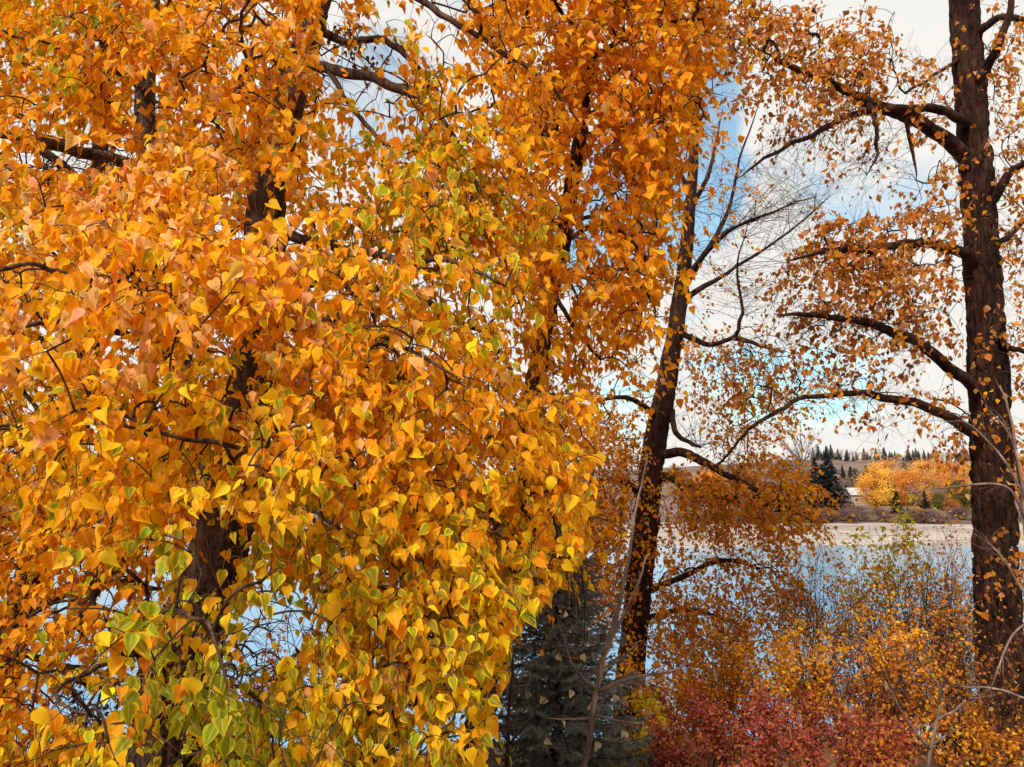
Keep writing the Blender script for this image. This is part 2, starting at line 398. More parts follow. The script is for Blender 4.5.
M_SAND = plain('beach_sand', (.22, .17, .14), (.46, .41, .37), scale=.35, stretch=(.12, 1, 1))
def beach_z(X, Y): return np.interp(Y, [111, 117, 122, 140, 152, 160], [-.6, .02, .45, 1.2, 1.75, 1.4]) + .06 * np.sin(X * .07) * np.sin(Y * .21 + X * .03) + .13 * np.sin(X * .23 + 1) * np.sin(X * .051) + .05 * np.sin(X * 1.1) * np.sin(X * .13) + .03 * np.sin(X * .61 + Y * .3) + .03
V, F = grid(np.arange(-260, 330, 3.0), np.arange(111, 161, 2.5), beach_z)
tag(mesh_obj('beach', [(V, F, M_SAND, None)]), kind='structure')
M_HILL = plain('hill_scrub', (.10, .065, .055), (.22, .15, .12), scale=.06, bump=.3)
def hill_z(X, Y):
    base = np.interp(Y, [146, 165, 200, 240, 330, 430, 520, 900], [1.2, 2.2, 3.4, 5, 13, 24.5, 27, 30])
    left = np.interp(X, [-600, -50, 110, 170, 700], [.5, .6, .86, 1, 1.06])
    return 1.6 + (base - 1.6) * left + (.8 * np.sin(X * .045) * np.sin(Y * .03) + .4 * np.sin(X * .17 + Y * .1)) * np.interp(Y, [150, 200], [.25, 1])
V, F = grid(np.arange(-700, 900, 12.0), np.concatenate([np.arange(146, 260, 3.0), np.arange(264, 560, 10.0), [640, 900]]), hill_z)
tag(mesh_obj('hill', [(V, F, M_HILL, None)]), kind='structure')
def far_z(x, y): return float(max(np.interp(y, [0, 1], [0, 0]) + ground_z(x, y), beach_z(np.array(x), np.array(y)) if 117 < y < 158 else -9, hill_z(np.array(x), np.array(y)) if y > 146 else -9))

# ------------------------------------------------------------------ tree grower
def limb_pts(spec, n_per=6, jit=.012, seed=0):
    """spec: list of (px, py, depth, radius in photo pixels)"""
    a = np.array(spec, float)
    C = catmull(np.concatenate([U(a[:, 0], a[:, 1], a[:, 2]), (a[:, 3] * a[:, 2] / FPX)[:, None]], 1), n_per)
    P, r = C[:, :3], np.maximum(C[:, 3], .0015)
    g = np.random.default_rng(seed)
    k = g.normal(0, 1, P.shape); k = (k + np.roll(k, 1, 0) + np.roll(k, -1, 0)) / 3
    k[0] = 0
    return P + k * jit, r
def clear_trunk(T, width, p):
    def f(B, g):
        ax = T.axis(B)
        return ~((np.abs(B[:, 0] - ax[:, 0] * B[:, 1] / ax[:, 1]) < width) & (B[:, 1] < ax[:, 1] + .1) & (g.random(len(B)) < p))
    return f
class Tree:
    def __init__(s, name, label, cat, base, seed, group=None, bark=M_BARK, twig=M_TWIG, leaf=M_LEAF):
        s.g = np.random.default_rng(seed); s.seed = seed
        s.base = np.array([base[0], base[1], float(ground_z(base[0], base[1]))])
        s.root = tag(empty(name, s.base), label, cat, group)
        s.bark, s.twig, s.leaf = bark, twig, leaf
        s.nodes = []; s.noder = []; s.par = []; s.trunkP = None
        s.crown = []; s.bag = Bag(); s.n_limb = None
    def _nodes(s, P, r):
        i0 = len(s.nodes)
        for i, (p, q) in enumerate(zip(P, r)): s.nodes.append(p); s.noder.append(q); s.par.append(-2)
    def trunk(s, spec, sides=40, furrow=.09, n_per=22, sub=None):
        P, r = limb_pts(spec, n_per, .008, s.seed)
        b = Bag(); b.tube(P, r, sides, .06, s.seed, furrow)
        mesh_obj('trunk', [b.part(s.bark)], s.root, s.base)
        s._nodes(P[::4], r[::4])
        if s.trunkP is None: s.trunkP = P
        return s
    def limb(s, spec, sides=10, name='limb', n_per=6, jit=.014):
        P, r = limb_pts(spec, n_per, jit, s.seed + int(spec[0][0]) + int(spec[-1][1]))
        b = Bag(); b.tube(P, r, sides, .08, s.seed + int(spec[0][0]))
        mesh_obj(name, [b.part(s.bark)], s.root, s.base)
        s._nodes(P, r)
        return s
    def axis(s, p):
        z = s.trunkP[:, 2]
        o = np.argsort(z)
        return np.stack([np.interp(p[:, 2], z[o], s.trunkP[o, 0]), np.interp(p[:, 2], z[o], s.trunkP[o, 1])], -1)
    def grow(s, P, r0=.0016, maxr=.016, sag=.10, wig=.05):
        """join every target point to the nearest wood already there; returns the twig direction at each target"""
        g = s.g
        nb = len(s.nodes)
        cap = nb + 4 * len(P) + 8
        X = np.zeros((cap, 3)); X[:nb] = np.array(s.nodes); par = np.full(cap, -2); n = nb
        d0 = np.array([np.min(((X[:nb] - p) ** 2).sum(1)) for p in P])
        order = np.argsort(d0)
        D = np.zeros_like(P); paths = []; ends = []
        for i in order:
            p = P[i]
            dd = ((X[:n] - p) ** 2).sum(1)
            q = int(np.argmin(dd)); L = math.sqrt(dd[q]) + 1e-6
            v = p - X[q]
            off = g.normal(0, wig, 3) * L
            pts = [X[q] + v * t_ + (off + np.array([0, 0, sag * L])) * math.sin(math.pi * t_) for t_ in (.3, .65)] + [p]
            idx = [q]
            for pt in pts:
                X[n] = pt; par[n] = idx[-1]; idx.append(n); n += 1
            D[i] = pts[2] - pts[1]
            paths.append(idx)
        cnt = np.ones(n)
        for k in range(n - 1, nb - 1, -1):
            if par[k] >= nb: cnt[par[k]] += cnt[k]
        rad = np.minimum(r0 * cnt ** .42, maxr)
        for idx in paths:
            rr = [rad[k] if k >= nb else rad[idx[1]] for k in idx]
            PP = catmull(X[idx], 3)
            s.bag.tube(PP, np.interp(np.linspace(0, 3, len(PP)), range(4), rr), 5)
        for k in range(nb, n): s.nodes.append(X[k]); s.noder.append(rad[k]); s.par.append(par[k])
        return nrm(D)
    def sprigs(s, P, weights, nleaf=9, length=.30, leaf=(.055, .085), droop=.5, lods=(3.1, 9), cull=None, hang=1.0, face=.5, pet=.04, wide=1., **kw):
        """leafy shoots at the points P; weights: palette weights per shoot"""
        g = s.g
        if len(P) == 0: return
        if s.n_limb is None: s.n_limb = len(s.nodes)
        D = s.grow(P, **kw)
        ax = s.axis(P); o = np.concatenate([P[:, :2] - ax, np.zeros((len(P), 1))], 1); o = nrm(o)
        D = nrm(D * .6 + o * .5 + g.normal(0, .35, D.shape) + np.array([0, 0, -droop * .3]))
        L = length * g.uniform(.6, 1.3, len(P))
        k = nleaf
        tt = np.linspace(.08, 1, k)
        C = P[:, None] + D[:, None] * (L[:, None] * tt)[..., None] + np.array([0, 0, -1.]) * (droop * L[:, None] * tt ** 2 * .6)[..., None]
        for i in range(len(P)):
            s.bag.tube(np.concatenate([P[i:i + 1], C[i, [k // 3, 2 * k // 3, k - 1]]]), [.0016, .0014, .0012, .0008], 4)
        drop = g.random((len(P), k)) < .12
        A = C.reshape(-1, 3); n = len(A)
        oo = np.repeat(o, k, 0); DD = np.repeat(D, k, 0); ww = np.repeat(weights, k, 0)
        side = nrm(np.cross(DD, g.normal(0, 1, (n, 3))))
        pl = pet * g.uniform(.6, 1.4, (n, 1))
        B = A + nrm(side + .45 * DD + np.array([0, 0, -.25]) + .3 * oo) * pl
        T = nrm(np.array([0, 0, -1.]) * hang + .30 * oo + .35 * side + g.normal(0, .42, (n, 3)))
        Nn = nrm(oo * face + g.normal(0, .55, (n, 3)) + np.array([0, 0, .35]))
        Ll = g.uniform(*leaf, n) * np.exp(g.normal(0, .16, n)).clip(.6, 1.35)
        px, py, d = PX(B)
        keep = ~drop.ravel() & (d > 1.25)
        if cull is not None: keep &= cull(B, g)
        e, mcol, ci = pick(ww, g)
        dry = np.isin(ci, [PN.index('pink'), PN.index('tan'), PN.index('brown')])
        for lod in (2, 1, 0):
            sel = keep & ((d < lods[0]) if lod == 2 else ((d >= lods[0]) & (d < lods[1])) if lod == 1 else (d >= lods[1]))
            for dr in (False, True):
                q = sel & (dry == dr)
                if q.any():
                    V, F, at = leaves(B[q], T[q], Nn[q], Ll[q], e[q], mcol[q], lod, g, wide, fold=(.5, 1.3) if dr else (.1, .75), curl=(.3, 1.3) if dr else (-.3, .75))
                    s.crown.append((V, F, s.leaf, at))
            q = sel & (d < 6.5)
            if q.any() and pet > .02:
                V, F, at = petioles(A[q], B[q], .0009, np.tile(np.array([[.62, .40, .09]]), (q.sum(), 1)))
                s.crown.append((V, F, s.leaf, at))
    def bare(s, P, r0=.0018, nlimb=None, **kw):
        """leafless twigs that spring from the limbs and reach P, each with a few side shoots"""
        g = s.g; X = np.array(s.nodes[:s.n_limb])
        for p in P:
            dd = ((X - p) ** 2).sum(1); q = X[g.choice(np.argsort(dd)[:14])]
            v = p - q; L = np.linalg.norm(v)
            if L < .08 or L > 1.9: continue
            C = catmull(np.array([q, q + v * .5 + g.normal(0, .05, 3) * L + np.array([0, 0, .06 * L]), p]), 4)
            s.bag.tube(C, np.linspace(r0 * (1 + .9 * L), .0008, len(C)), 4)
            for _ in range(g.integers(2, 6)):
                a = C[g.integers(2, len(C))]; w_ = nrm(nrm(v) + g.normal(0, .45, 3)) * g.uniform(.12, .42) * max(L, .4)
                m = a + w_ * .5 + g.normal(0, .02, 3)
                s.bag.tube(np.array([a, m, a + w_]), [r0 * .75, r0 * .6, .0006], 3)
                if g.random() < .5:
                    w2 = nrm(nrm(w_) + g.normal(0, .5, 3)) * np.linalg.norm(w_) * .5
                    s.bag.tube(np.array([m, m + w2]), [r0 * .5, .0006], 3)
    def done(s):
        parts = []
        if s.bag.v: parts.append(s.bag.part(s.twig))
        parts += s.crown
        if parts: mesh_obj('crown', parts, s.root, s.base)
        return s.root

def sprays(T, C, w, per=6, length=.55, spread=.055):
    """turn shoot points into drooping sprays of shoots that hang together"""
    g = T.g
    n = max(1, len(C) // per); i = g.choice(len(C), n, replace=False)
    C, w = C[i], w[i]
    ax = T.axis(C); o = nrm(np.concatenate([C[:, :2] - ax, np.zeros((n, 1))], 1))
    a = nrm(o * .75 + g.normal(0, .45, (n, 3)) + np.array([0, 0, -.5]))
    t = np.linspace(-.5, .5, per)[None, :, None] * g.uniform(.7, 1.4, (n, 1, 1)) * length
    P = C[:, None] + a[:, None] * t + np.array([0, 0, -.35]) * (t + .3).clip(0) ** 2 + g.normal(0, spread, (n, per, 3))
    return P.reshape(-1, 3), np.repeat(w, per, 0)
def in_poly(px, py, poly):
    poly = np.asarray(poly, float); ins = np.zeros(np.shape(px), bool)
    j = len(poly) - 1
    for i in range(len(poly)):
        xi, yi = poly[i]; xj, yj = poly[j]
        c = ((yi > py) != (yj > py)) & (px < (xj - xi) * (py - yi) / (yj - yi + 1e-9) + xi)
        ins ^= c; j = i
    return ins
def blob(g, cx, cy, rx, ry, n, d0, d1):
    a = g.uniform(0, 2 * np.pi, n); r = np.sqrt(g.random(n))
    px, py = cx + rx * r * np.cos(a), cy + ry * r * np.sin(a)
    return px, py, g.uniform(d0, d1, n)
def fill(g, poly, n, d0, d1):
    poly = np.asarray(poly, float); lo, hi = poly.min(0), poly.max(0)
    px, py = g.uniform(lo[0], hi[0], n * 4), g.uniform(lo[1], hi[1], n * 4)
    k = in_poly(px, py, poly); px, py = px[k][:n], py[k][:n]
    return px, py, g.uniform(d0, d1, len(px))

# colour zones of the big yellow crown (place in the photo -> mix of leaf colours, pink also for painted bough highlights)
ZONES = [
 (60, 60, W(orange=.55, deep=.2, green=.25)), (250, 60, W(orange=.66, deep=.1, pink=.2, green=.04)), (100, 190, W(orange=.52, deep=.2, green=.08, pink=.2)),
 (60, 280, W(pink=.46, orange=.36, yellow=.18)), (210, 240, W(pink=.26, orange=.55, yellow=.19)), (400, 180, W(green=.6, orange=.32, yellow=.08)),
 (430, 260, W(green=.5, orange=.32, yellow=.12, pink=.06)), (520, 100, W(orange=.74, deep=.26)), (640, 100, W(orange=.68, deep=.26, pink=.06)),
 (640, 280, W(orange=.7, deep=.2, pink=.1)), (250, 330, W(pink=.2, orange=.52, yellow=.28)), (400, 350, W(orange=.56, yellow=.24, pink=.2)),
 (60, 360, W(orange=.74, yellow=.26)), (200, 450, W(yellow=.5, orange=.25, green=.25)), (60, 450, W(orange=.5, yellow=.25, green=.25)),
 (430, 450, W(orange=.56, yellow=.32, green=.12)), (560, 450, W(orange=.65, deep=.2, yellow=.15)), (60, 560, W(deep=.5, orange=.38, green=.12)),
 (150, 530, W(orange=.7, deep=.3)), (450, 560, W(yellow=.5, green=.36, orange=.14)), (350, 600, W(yellow=.4, green=.5, orange=.1)),
 (200, 650, W(leafy=.85, yellow=.1, green=.05)), (270, 560, W(green=.5, yellow=.3, orange=.2)), (90, 720, W(yellow=.6, green=.3, leafy=.1)),
 (400, 700, W(yellow=.56, green=.3, orange=.08, pink=.06)), (340, 740, W(green=.5, yellow=.4, leafy=.1)), (50, 650, W(deep=.55, orange=.35, green=.1)),
 (130, 300, W(pink=.46, orange=.36, yellow=.18)), (560, 330, W(orange=.6, green=.2, deep=.2)), (300, 130, W(orange=.7, green=.16, pink=.14))]
ZX = np.array([[z[0], z[1]] for z in ZONES], float); ZW = np.array([z[2] for z in ZONES])
def zone(px, py, depth, g):
    d2 = (px[:, None] - ZX[None, :, 0]) ** 2 + (py[:, None] - ZX[None, :, 1]) ** 2
    k = np.exp(-d2 / (2 * 55 ** 2)) + 1e-6 / (d2 + 1)
    wt = (k @ ZW) / k.sum(1, keepdims=True)
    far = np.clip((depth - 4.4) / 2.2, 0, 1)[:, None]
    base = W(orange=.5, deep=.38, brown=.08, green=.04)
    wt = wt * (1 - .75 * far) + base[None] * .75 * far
    return wt ** 1.25 * np.exp(g.normal(0, .35, wt.shape))

# ------------------------------------------------------------------ the near poplar (left)
POLY_A = [(-160, -160), (560, -160), (540, 40), (560, 150), (575, 330), (598, 365), (604, 430), (592, 490), (588, 545), (560, 585), (520, 620), (508, 660), (492, 715), (478, 790), (470, 900), (-160, 900)]
GAPS = [(331, 45, 13, 50, .97), (372, 62, 34, 50, .9), (438, 40, 22, 34, .85), (392, 120, 30, 22, .7), (272, 630, 34, 42, .95), (252, 676, 26, 30, .92), (84, 703, 34, 21, .97), (300, 610, 20, 22, .8),
        (120, 342, 22, 13, .8), (212, 376, 15, 13, .8), (570, 248, 9, 20, .85), (212, 550, 32, 44, .9), (250, 388, 22, 34, .88), (266, 192, 20, 28, .82), (146, 108, 15, 34, .86),
        (78, 156, 62, 17, .9), (505, 350, 16, 12, .6), (140, 660, 12, 14, .7), (60, 600, 10, 16, .5), (520, 300, 12, 10, .6), (525, 215, 8, 12, .5), (365, 550, 6, 6, .7), (148, 545, 8, 12, .6), (40, 690, 8, 10, .5)]
def cull_A(B, g):
    px, py, d = PX(B)
    keep = np.ones(len(B), bool)
    for cx, cy, rx, ry, pr in GAPS:
        q = ((px - cx) / rx) ** 2 + ((py - cy) / ry) ** 2 + g.normal(0, .12, len(B))
        keep &= ~((q < 1) & (g.random(len(B)) < pr))
    keep &= (d > 2.78) | in_poly(px + g.normal(0, 8, len(B)), py + g.normal(0, 8, len(B)), NEAR_A) | in_poly(px, py, NEAR_B) | ((py < 560) & (d > 2.3))
    return keep & (in_poly(px, py, POLY_A) | (g.random(len(B)) < np.where(d < 4.6, .0, .2)))
NEAR_A = [(105, 610), (170, 585), (285, 585), (292, 645), (248, 655), (246, 735), (215, 760), (190, 720), (130, 745), (95, 715)]
NEAR_B = [(35, 700), (95, 705), (118, 735), (110, 790), (30, 790)]
bA = U(150, 800, 5.6)
TA = Tree('poplar_tree', 'big yellow leafed poplar with a thick leaning trunk filling the left of the view', 'tree', (bA[0] - .1, bA[1]), 21)
gz = float(ground_z(*TA.base[:2]))
TA.trunk([(128, 905, 5.6, 38), (165, 750, 5.6, 33), (188, 640, 5.55, 30), (222, 540, 5.5, 27), (250, 400, 5.5, 24), (262, 300, 5.5, 21), (268, 190, 5.5, 18), (290, 100, 5.5, 15), (318, 0, 5.5, 12), (335, -120, 5.5, 8), (350, -260, 5.5, 3)])
TA.limb([(222, 540, 5.5, 17), (196, 450, 5.7, 15), (177, 345, 5.8, 13), (155, 220, 5.9, 12), (145, 110, 5.9, 10), (152, 10, 5.9, 7), (165, -120, 6, 4)], 16, n_per=10)
TA.limb([(148, 170, 5.9, 7), (130, 166, 5.6, 6.5), (90, 153, 5.3, 6), (32, 140, 5.0, 5.5), (-50, 122, 4.8, 4), (-130, 100, 4.6, 2)])
TA.limb([(300, 62, 5.5, 5.95), (330, 70, 5.3, 5.52), (375, 79, 5.1, 5.10), (412, 97, 4.9, 4.67), (445, 124, 4.7, 3.82), (466, 165, 4.5, 2.55), (490, 215, 4.3, 1.70)])
TA.limb([(310, 25, 5.5, 5), (345, 42, 5.6, 4), (380, 38, 5.6, 3.5), (412, 60, 5.6, 2.6), (430, 85, 5.6, 1.6)])
TA.limb([(330, 72, 5.3, 3), (350, 105, 5.2, 2.6), (372, 130, 5.1, 2.2), (395, 150, 5.0, 1.6)])
TA.limb([(322, -30, 5.5, 4.20), (400, -10, 5.3, 3.60), (460, 25, 5.1, 3.00), (505, 55, 5.0, 2.40), (550, 85, 5, 1.80), (580, 120, 5, 1.08)])
TA.limb([(268, 230, 5.4, 6.30), (315, 242, 5.0, 4.90), (350, 248, 4.5, 4.20), (400, 262, 4.0, 3.50), (450, 262, 3.6, 2.45), (500, 285, 3.4, 1.40)])
TA.limb([(262, 320, 5.4, 5.58), (215, 300, 4.6, 4.96), (150, 290, 3.7, 4.03), (85, 275, 3.1, 3.10), (20, 268, 2.8, 2.17), (-60, 262, 2.6, 1.24)])
TA.limb([(262, 310, 5.4, 4.96), (300, 330, 4.6, 4.34), (340, 322, 3.9, 3.10), (400, 345, 3.4, 2.48), (455, 375, 3.1, 1.49)])
TA.limb([(250, 420, 5.4, 4.95), (285, 432, 4.7, 3.85), (305, 440, 4.0, 3.30), (270, 455, 3.3, 2.75), (200, 440, 2.9, 2.20), (100, 425, 2.8, 1.65), (20, 430, 2.8, 1.10)])
TA.limb([(240, 470, 5.4, 4.95), (300, 465, 4.6, 4.12), (360, 470, 4.0, 3.30), (430, 500, 3.6, 2.75), (500, 535, 3.5, 1.93), (560, 560, 3.5, 1.10)])
TA.limb([(225, 540, 5.4, 4.95), (290, 510, 4.5, 4.40), (340, 530, 3.8, 3.58), (385, 590, 3.4, 2.75), (420, 660, 3.2, 2.20), (440, 740, 3.1, 1.38)])
TA.limb([(205, 600, 5.4, 4.40), (170, 618, 4.4, 3.30), (150, 622, 3.4, 2.75), (190, 612, 2.6, 2.20), (215, 640, 2.3, 1.38)])
TA.limb([(200, 610, 5.3, 3.85), (120, 655, 4.0, 2.75), (60, 690, 2.6, 1.93), (85, 715, 2.1, 1.10)])
TA.limb([(175, 345, 5.8, 4.20), (110, 330, 5.0, 3.50), (60, 322, 4.6, 2.80), (10, 330, 4.3, 2.10)])
TA.limb([(145, 90, 5.9, 3.00), (110, 70, 5.0, 2.50), (60, 50, 4.3, 2.00), (0, 30, 3.9, 1.50)])
TA.limb([(290, 100, 5.5, 2.40), (250, 60, 4.6, 2.00), (240, 20, 3.9, 1.60), (270, -30, 3.6, 1.20)])
TA.limb([(262, 300, 5.6, 7), (330, 280, 6.3, 5), (420, 300, 6.8, 3.5), (480, 330, 7, 2)])
TA.limb([(190, 630, 5.6, 3.00), (110, 610, 6.2, 2.25), (40, 590, 6.6, 1.50), (-30, 600, 6.8, 1.00)])
g = TA.g
near = [ # cx, cy, rx, ry, shoots, depth
 (60, 285, 110, 42, 34, 2.6, 3.3), (190, 262, 90, 50, 40, 2.8, 3.6), (300, 290, 100, 50, 44, 3.0, 3.9), (420, 262, 80, 50, 40, 3.2, 4.0),
 (90, 430, 120, 42, 40, 2.6, 3.3), (230, 440, 100, 50, 44, 2.7, 3.5), (330, 400, 70, 45, 26, 3.2, 4.0), (420, 400, 90, 60, 46, 3.2, 4.0),
 (380, 520, 80, 60, 48, 3.0, 3.7), (470, 500, 80, 50, 46, 3.3, 4.0), (545, 555, 38, 36, 20, 3.3, 3.8), (440, 600, 70, 55, 48, 3.0, 3.7), (350, 620, 50, 60, 34, 2.8, 3.5), (400, 710, 70, 50, 44, 2.8, 3.4), (340, 740, 40, 45, 22, 2.5, 3.1),
 (545, 450, 50, 50, 34, 3.6, 4.4), (200, 610, 55, 30, 14, 2.15, 2.7), (160, 650, 38, 32, 9, 2.1, 2.5), (225, 660, 26, 32, 7, 2.3, 2.7), (72, 718, 24, 18, 6, 1.95, 2.2), (262, 560, 30, 30, 10, 2.9, 3.4),
 (40, 120, 80, 80, 34, 4.0, 4.8), (250, 40, 80, 60, 46, 3.8, 4.5), (120, 60, 80, 70, 36, 4.0, 4.8), (230, 150, 90, 50, 40, 3.9, 4.6), (440, 190, 70, 50, 40, 4.0, 4.8), (130, 200, 90, 40, 36, 3.5, 4.2)]
near = [(a[0], a[1], a[2], a[3], int(a[4] * (2.0 if a[5] > 2.5 else 1.3)), a[5], a[6]) for a in near]
px, py, d = [np.concatenate(z) for z in zip(*[blob(g, *a) for a in near])]
k = ~in_poly(px, py, [(310, 0), (470, 0), (470, 130), (330, 130)])
px, py, d = px[k], py[k], d[k]
TA.sprigs(*sprays(TA, U(px, py - 12, d), zone(px, py, d, g), 5, .42), 11, .20, (.042, .068), cull=cull_A, maxr=.008, r0=.0013)
px, py, d = fill(g, POLY_A, 1900, 4.1, 5.2)
TA.sprigs(*sprays(TA, U(px, py - 8, d), zone(px, py, d, g), 7, .6), 11, .24, (.045, .070), cull=cull_A)
px, py, d = fill(g, POLY_A, 1750, 5.5, 7.6)
TA.sprigs(*sprays(TA, U(px, py - 6, d), zone(px, py, d, g), 6, .6), 10, .28, (.050, .078), cull=cull_A)
px, py, d = [np.concatenate(z) for z in zip(blob(g, 345, 25, 14, 25, 7, 5.5, 5.8), blob(g, 362, 50, 16, 20, 5, 5.5, 5.8))]
TA.sprigs(U(px, py, d), np.tile(W(maroon=.8, brown=.2), (len(px), 1)), 7, .14, (.035, .05))
px, py, d = fill(g, [(-120, 480), (330, 480), (480, 560), (470, 900), (-120, 900)], 520, 5.6, 8.0)
TA.sprigs(U(px, py, d), zone(px, py, d, g), 10, .30, (.050, .078), cull=cull_A)
px, py, d = fill(g, [(-120, -100), (300, -100), (320, 130), (480, 150), (560, 240), (590, 400), (560, 560), (-120, 560)], 1250, 5.7, 8.2)
TA.sprigs(U(px, py, d), zone(px, py, d, g), 11, .32, (.055, .082), cull=cull_A)
TA.done()

# ------------------------------------------------------------------ poplar at the left edge


bB = U(-30, 800, 7.4)
TB = Tree('poplar_tree', 'dark slim trunk poplar with rusty orange leaves at the left edge, behind the big poplar', 'tree', (bB[0], bB[1]), 31, bark=M_DARK)
TB.trunk([(-45, 900, 7.4, 19), (-8, 720, 7.4, 17), (16, 620, 7.4, 15), (50, 520, 7.4, 13), (68, 470, 7.4, 12), (86, 370, 7.4, 10), (98, 200, 7.4, 8), (105, 40, 7.4, 6), (108, -100, 7.4, 3)], 24)
TB.limb([(20, 615, 7.4, 6), (70, 590, 7.2, 5), (120, 580, 7.0, 3.5), (160, 590, 6.8, 2)])
TB.limb([(60, 490, 7.4, 6), (110, 450, 7.6, 4), (160, 440, 7.6, 2)])
TB.limb([(10, 640, 7.4, 5), (40, 660, 6.9, 3.5), (80, 668, 6.6, 2.4), (112, 680, 6.4, 1.4)])
TB.limb([(86, 380, 7.4, 6), (40, 340, 7.0, 4), (-20, 330, 6.8, 2)])
TB.limb([(98, 200, 7.4, 6), (40, 150, 7.2, 4), (-20, 120, 7, 2)])
g = TB.g
px, py, d = [np.concatenate(z) for z in zip(*[fill(g, [(-120, 380), (130, 380), (175, 560), (150, 640), (60, 650), (-120, 900)], 230, 6.2, 8.2), fill(g, [(-120, -100), (200, -100), (200, 380), (-120, 380)], 260, 7.2, 8.6), blob(g, 40, 730, 60, 50, 50, 5.6, 6.8)])]
TB.sprigs(U(px, py, d), np.tile(W(deep=.42, orange=.3, brown=.18, rust=.1), (len(px), 1)), 10, .30, (.055, .08), cull=cull_A)
TB.done()

# ------------------------------------------------------------------ deep orange poplar behind, top middle
POLY_C = [(500, -160), (735, -160), (728, 20), (722, 70), (703, 110), (690, 150), (667, 205), (664, 255), (652, 330), (612, 368), (560, 350), (520, 300), (500, 150)]
GAPS_C = [(570, 248, 10, 20, .9), (560, 215, 8, 20, .6), (580, 150, 8, 30, .6), (545, 330, 8, 22, .6), (640, 355, 20, 16, .6)]
def cull_C(B, g):
    px, py, d = PX(B)
    keep = np.ones(len(B), bool)
    for cx, cy, rx, ry, pr in GAPS_C:
        q = ((px - cx) / rx) ** 2 + ((py - cy) / ry) ** 2
        keep &= ~((q < 1) & (g.random(len(B)) < pr))
    return keep & (in_poly(px, py, POLY_C) | (g.random(len(B)) < .3))
bC = U(495, 780, 6.8)
TC = Tree('poplar_tree', 'deep orange poplar with a slender dark trunk, its crown reaching over the top middle', 'tree', (bC[0], bC[1]), 41, bark=M_DARK)
TC.trunk([(452, 860, 6.8, 14), (478, 720, 6.8, 12), (515, 520, 6.8, 10.5), (540, 350, 6.8, 9), (562, 240, 6.8, 8), (578, 150, 6.8, 7), (592, 50, 6.8, 6), (602, -80, 6.8, 4), (606, -180, 6.8, 2)], 24)
TC.limb([(562, 240, 6.8, 2.60), (600, 225, 6.3, 2.21), (640, 250, 5.9, 1.56), (650, 300, 5.7, 0.98)])
TC.limb([(552, 290, 6.8, 2.60), (575, 330, 6.2, 1.95), (600, 360, 5.9, 1.30)])
TC.limb([(580, 140, 6.8, 2.93), (640, 110, 6.2, 2.27), (690, 100, 5.8, 1.30), (705, 120, 5.7, 0.78)])
TC.limb([(590, 60, 6.8, 2.93), (640, 30, 6.0, 2.27), (700, 20, 5.6, 1.30)])
TC.limb([(575, 165, 6.8, 2.60), (545, 140, 6.2, 1.95), (520, 90, 5.8, 1.30)])
TC.limb([(592, 50, 6.8, 2.60), (560, 10, 6.1, 1.95), (530, -30, 5.8, 1.30)])
TC.limb([(558, 255, 6.8, 1.69), (572, 285, 6.4, 1.43), (592, 330, 6.1, 0.98)])
g = TC.g
px, py, d = [np.concatenate(z) for z in zip(*[fill(g, POLY_C, 1250, 5.2, 6.6), fill(g, POLY_C, 620, 7.0, 8.4), blob(g, 690, 230, 22, 30, 8, 5.8, 6.4), blob(g, 630, 290, 40, 50, 30, 5.2, 5.8)])]
TC.sprigs(*sprays(TC, U(px, py - 6, d), np.tile(W(orange=.68, deep=.26, pink=.04, yellow=.02), (len(px), 1)), 6, .6), 11, .26, (.05, .078), cull=cull_C)
TC.done()

# ------------------------------------------------------------------ centre dark trunked tree
bD = U(628, 690, 11)
TD = Tree('cottonwood_tree', 'tall dark trunked tree left of the river view with rusty leaves drooping beside it', 'tree', (bD[0], bD[1]), 51, bark=M_DARK, twig=M_TWIGD, leaf=M_FINE)
TD.trunk([(622, 800, 11, 15.20), (630, 680, 11, 14.00), (638, 600, 11, 12.80), (646, 520, 11, 12.00), (655, 440, 11, 11.20), (668, 378, 11, 9.60), (680, 300, 11, 7.60), (688, 230, 11, 6.00), (694, 150, 11, 4.40), (697, 80, 11, 3.20), (702, -60, 11, 1.60)], 32)
TD.limb([(655, 456, 11, 5.10), (680, 453, 10.7, 4.67), (705, 462, 10.3, 4.25), (722, 472, 10, 3.57), (760, 492, 9.6, 2.55), (812, 522, 9.2, 1.27)])
TD.limb([(656, 478, 11, 5.52), (674, 478, 10.8, 5.10), (686, 487, 10.5, 5.52), (706, 494, 10.2, 3.82), (745, 500, 9.8, 2.55), (790, 508, 9.4, 1.27)])
TD.limb([(672, 410, 11, 3.40), (676, 432, 10.8, 2.72), (690, 443, 10.6, 2.12), (700, 447, 10.4, 1.27)])
TD.limb([(676, 330, 11, 3.40), (708, 344, 10.6, 2.55), (732, 338, 10.4, 2.21), (742, 320, 10.3, 1.87), (741, 298, 10.3, 1.53), (737, 265, 10.3, 1.02), (748, 225, 10.3, 0.42)])
TD.limb([(735, 338, 10.4, 2.89), (768, 348, 10.0, 1.36), (785, 352, 9.8, 0.51)])
TD.limb([(682, 290, 11, 4.25), (702, 258, 11.4, 2.89), (728, 212, 11.8, 1.87), (740, 160, 12.2, 1.19), (760, 100, 12.5, 0.42)])
TD.limb([(684, 280, 11, 3.40), (722, 236, 10.5, 2.04), (762, 216, 10, 1.36), (815, 196, 9.6, 0.42)])
TD.limb([(682, 300, 11, 3.40), (728, 272, 11.4, 1.87), (782, 238, 11.8, 1.10), (830, 195, 12, 0.42)])
TD.limb([(690, 215, 11, 2.55), (710, 170, 11.3, 2.04), (722, 110, 11.5, 0.42)])
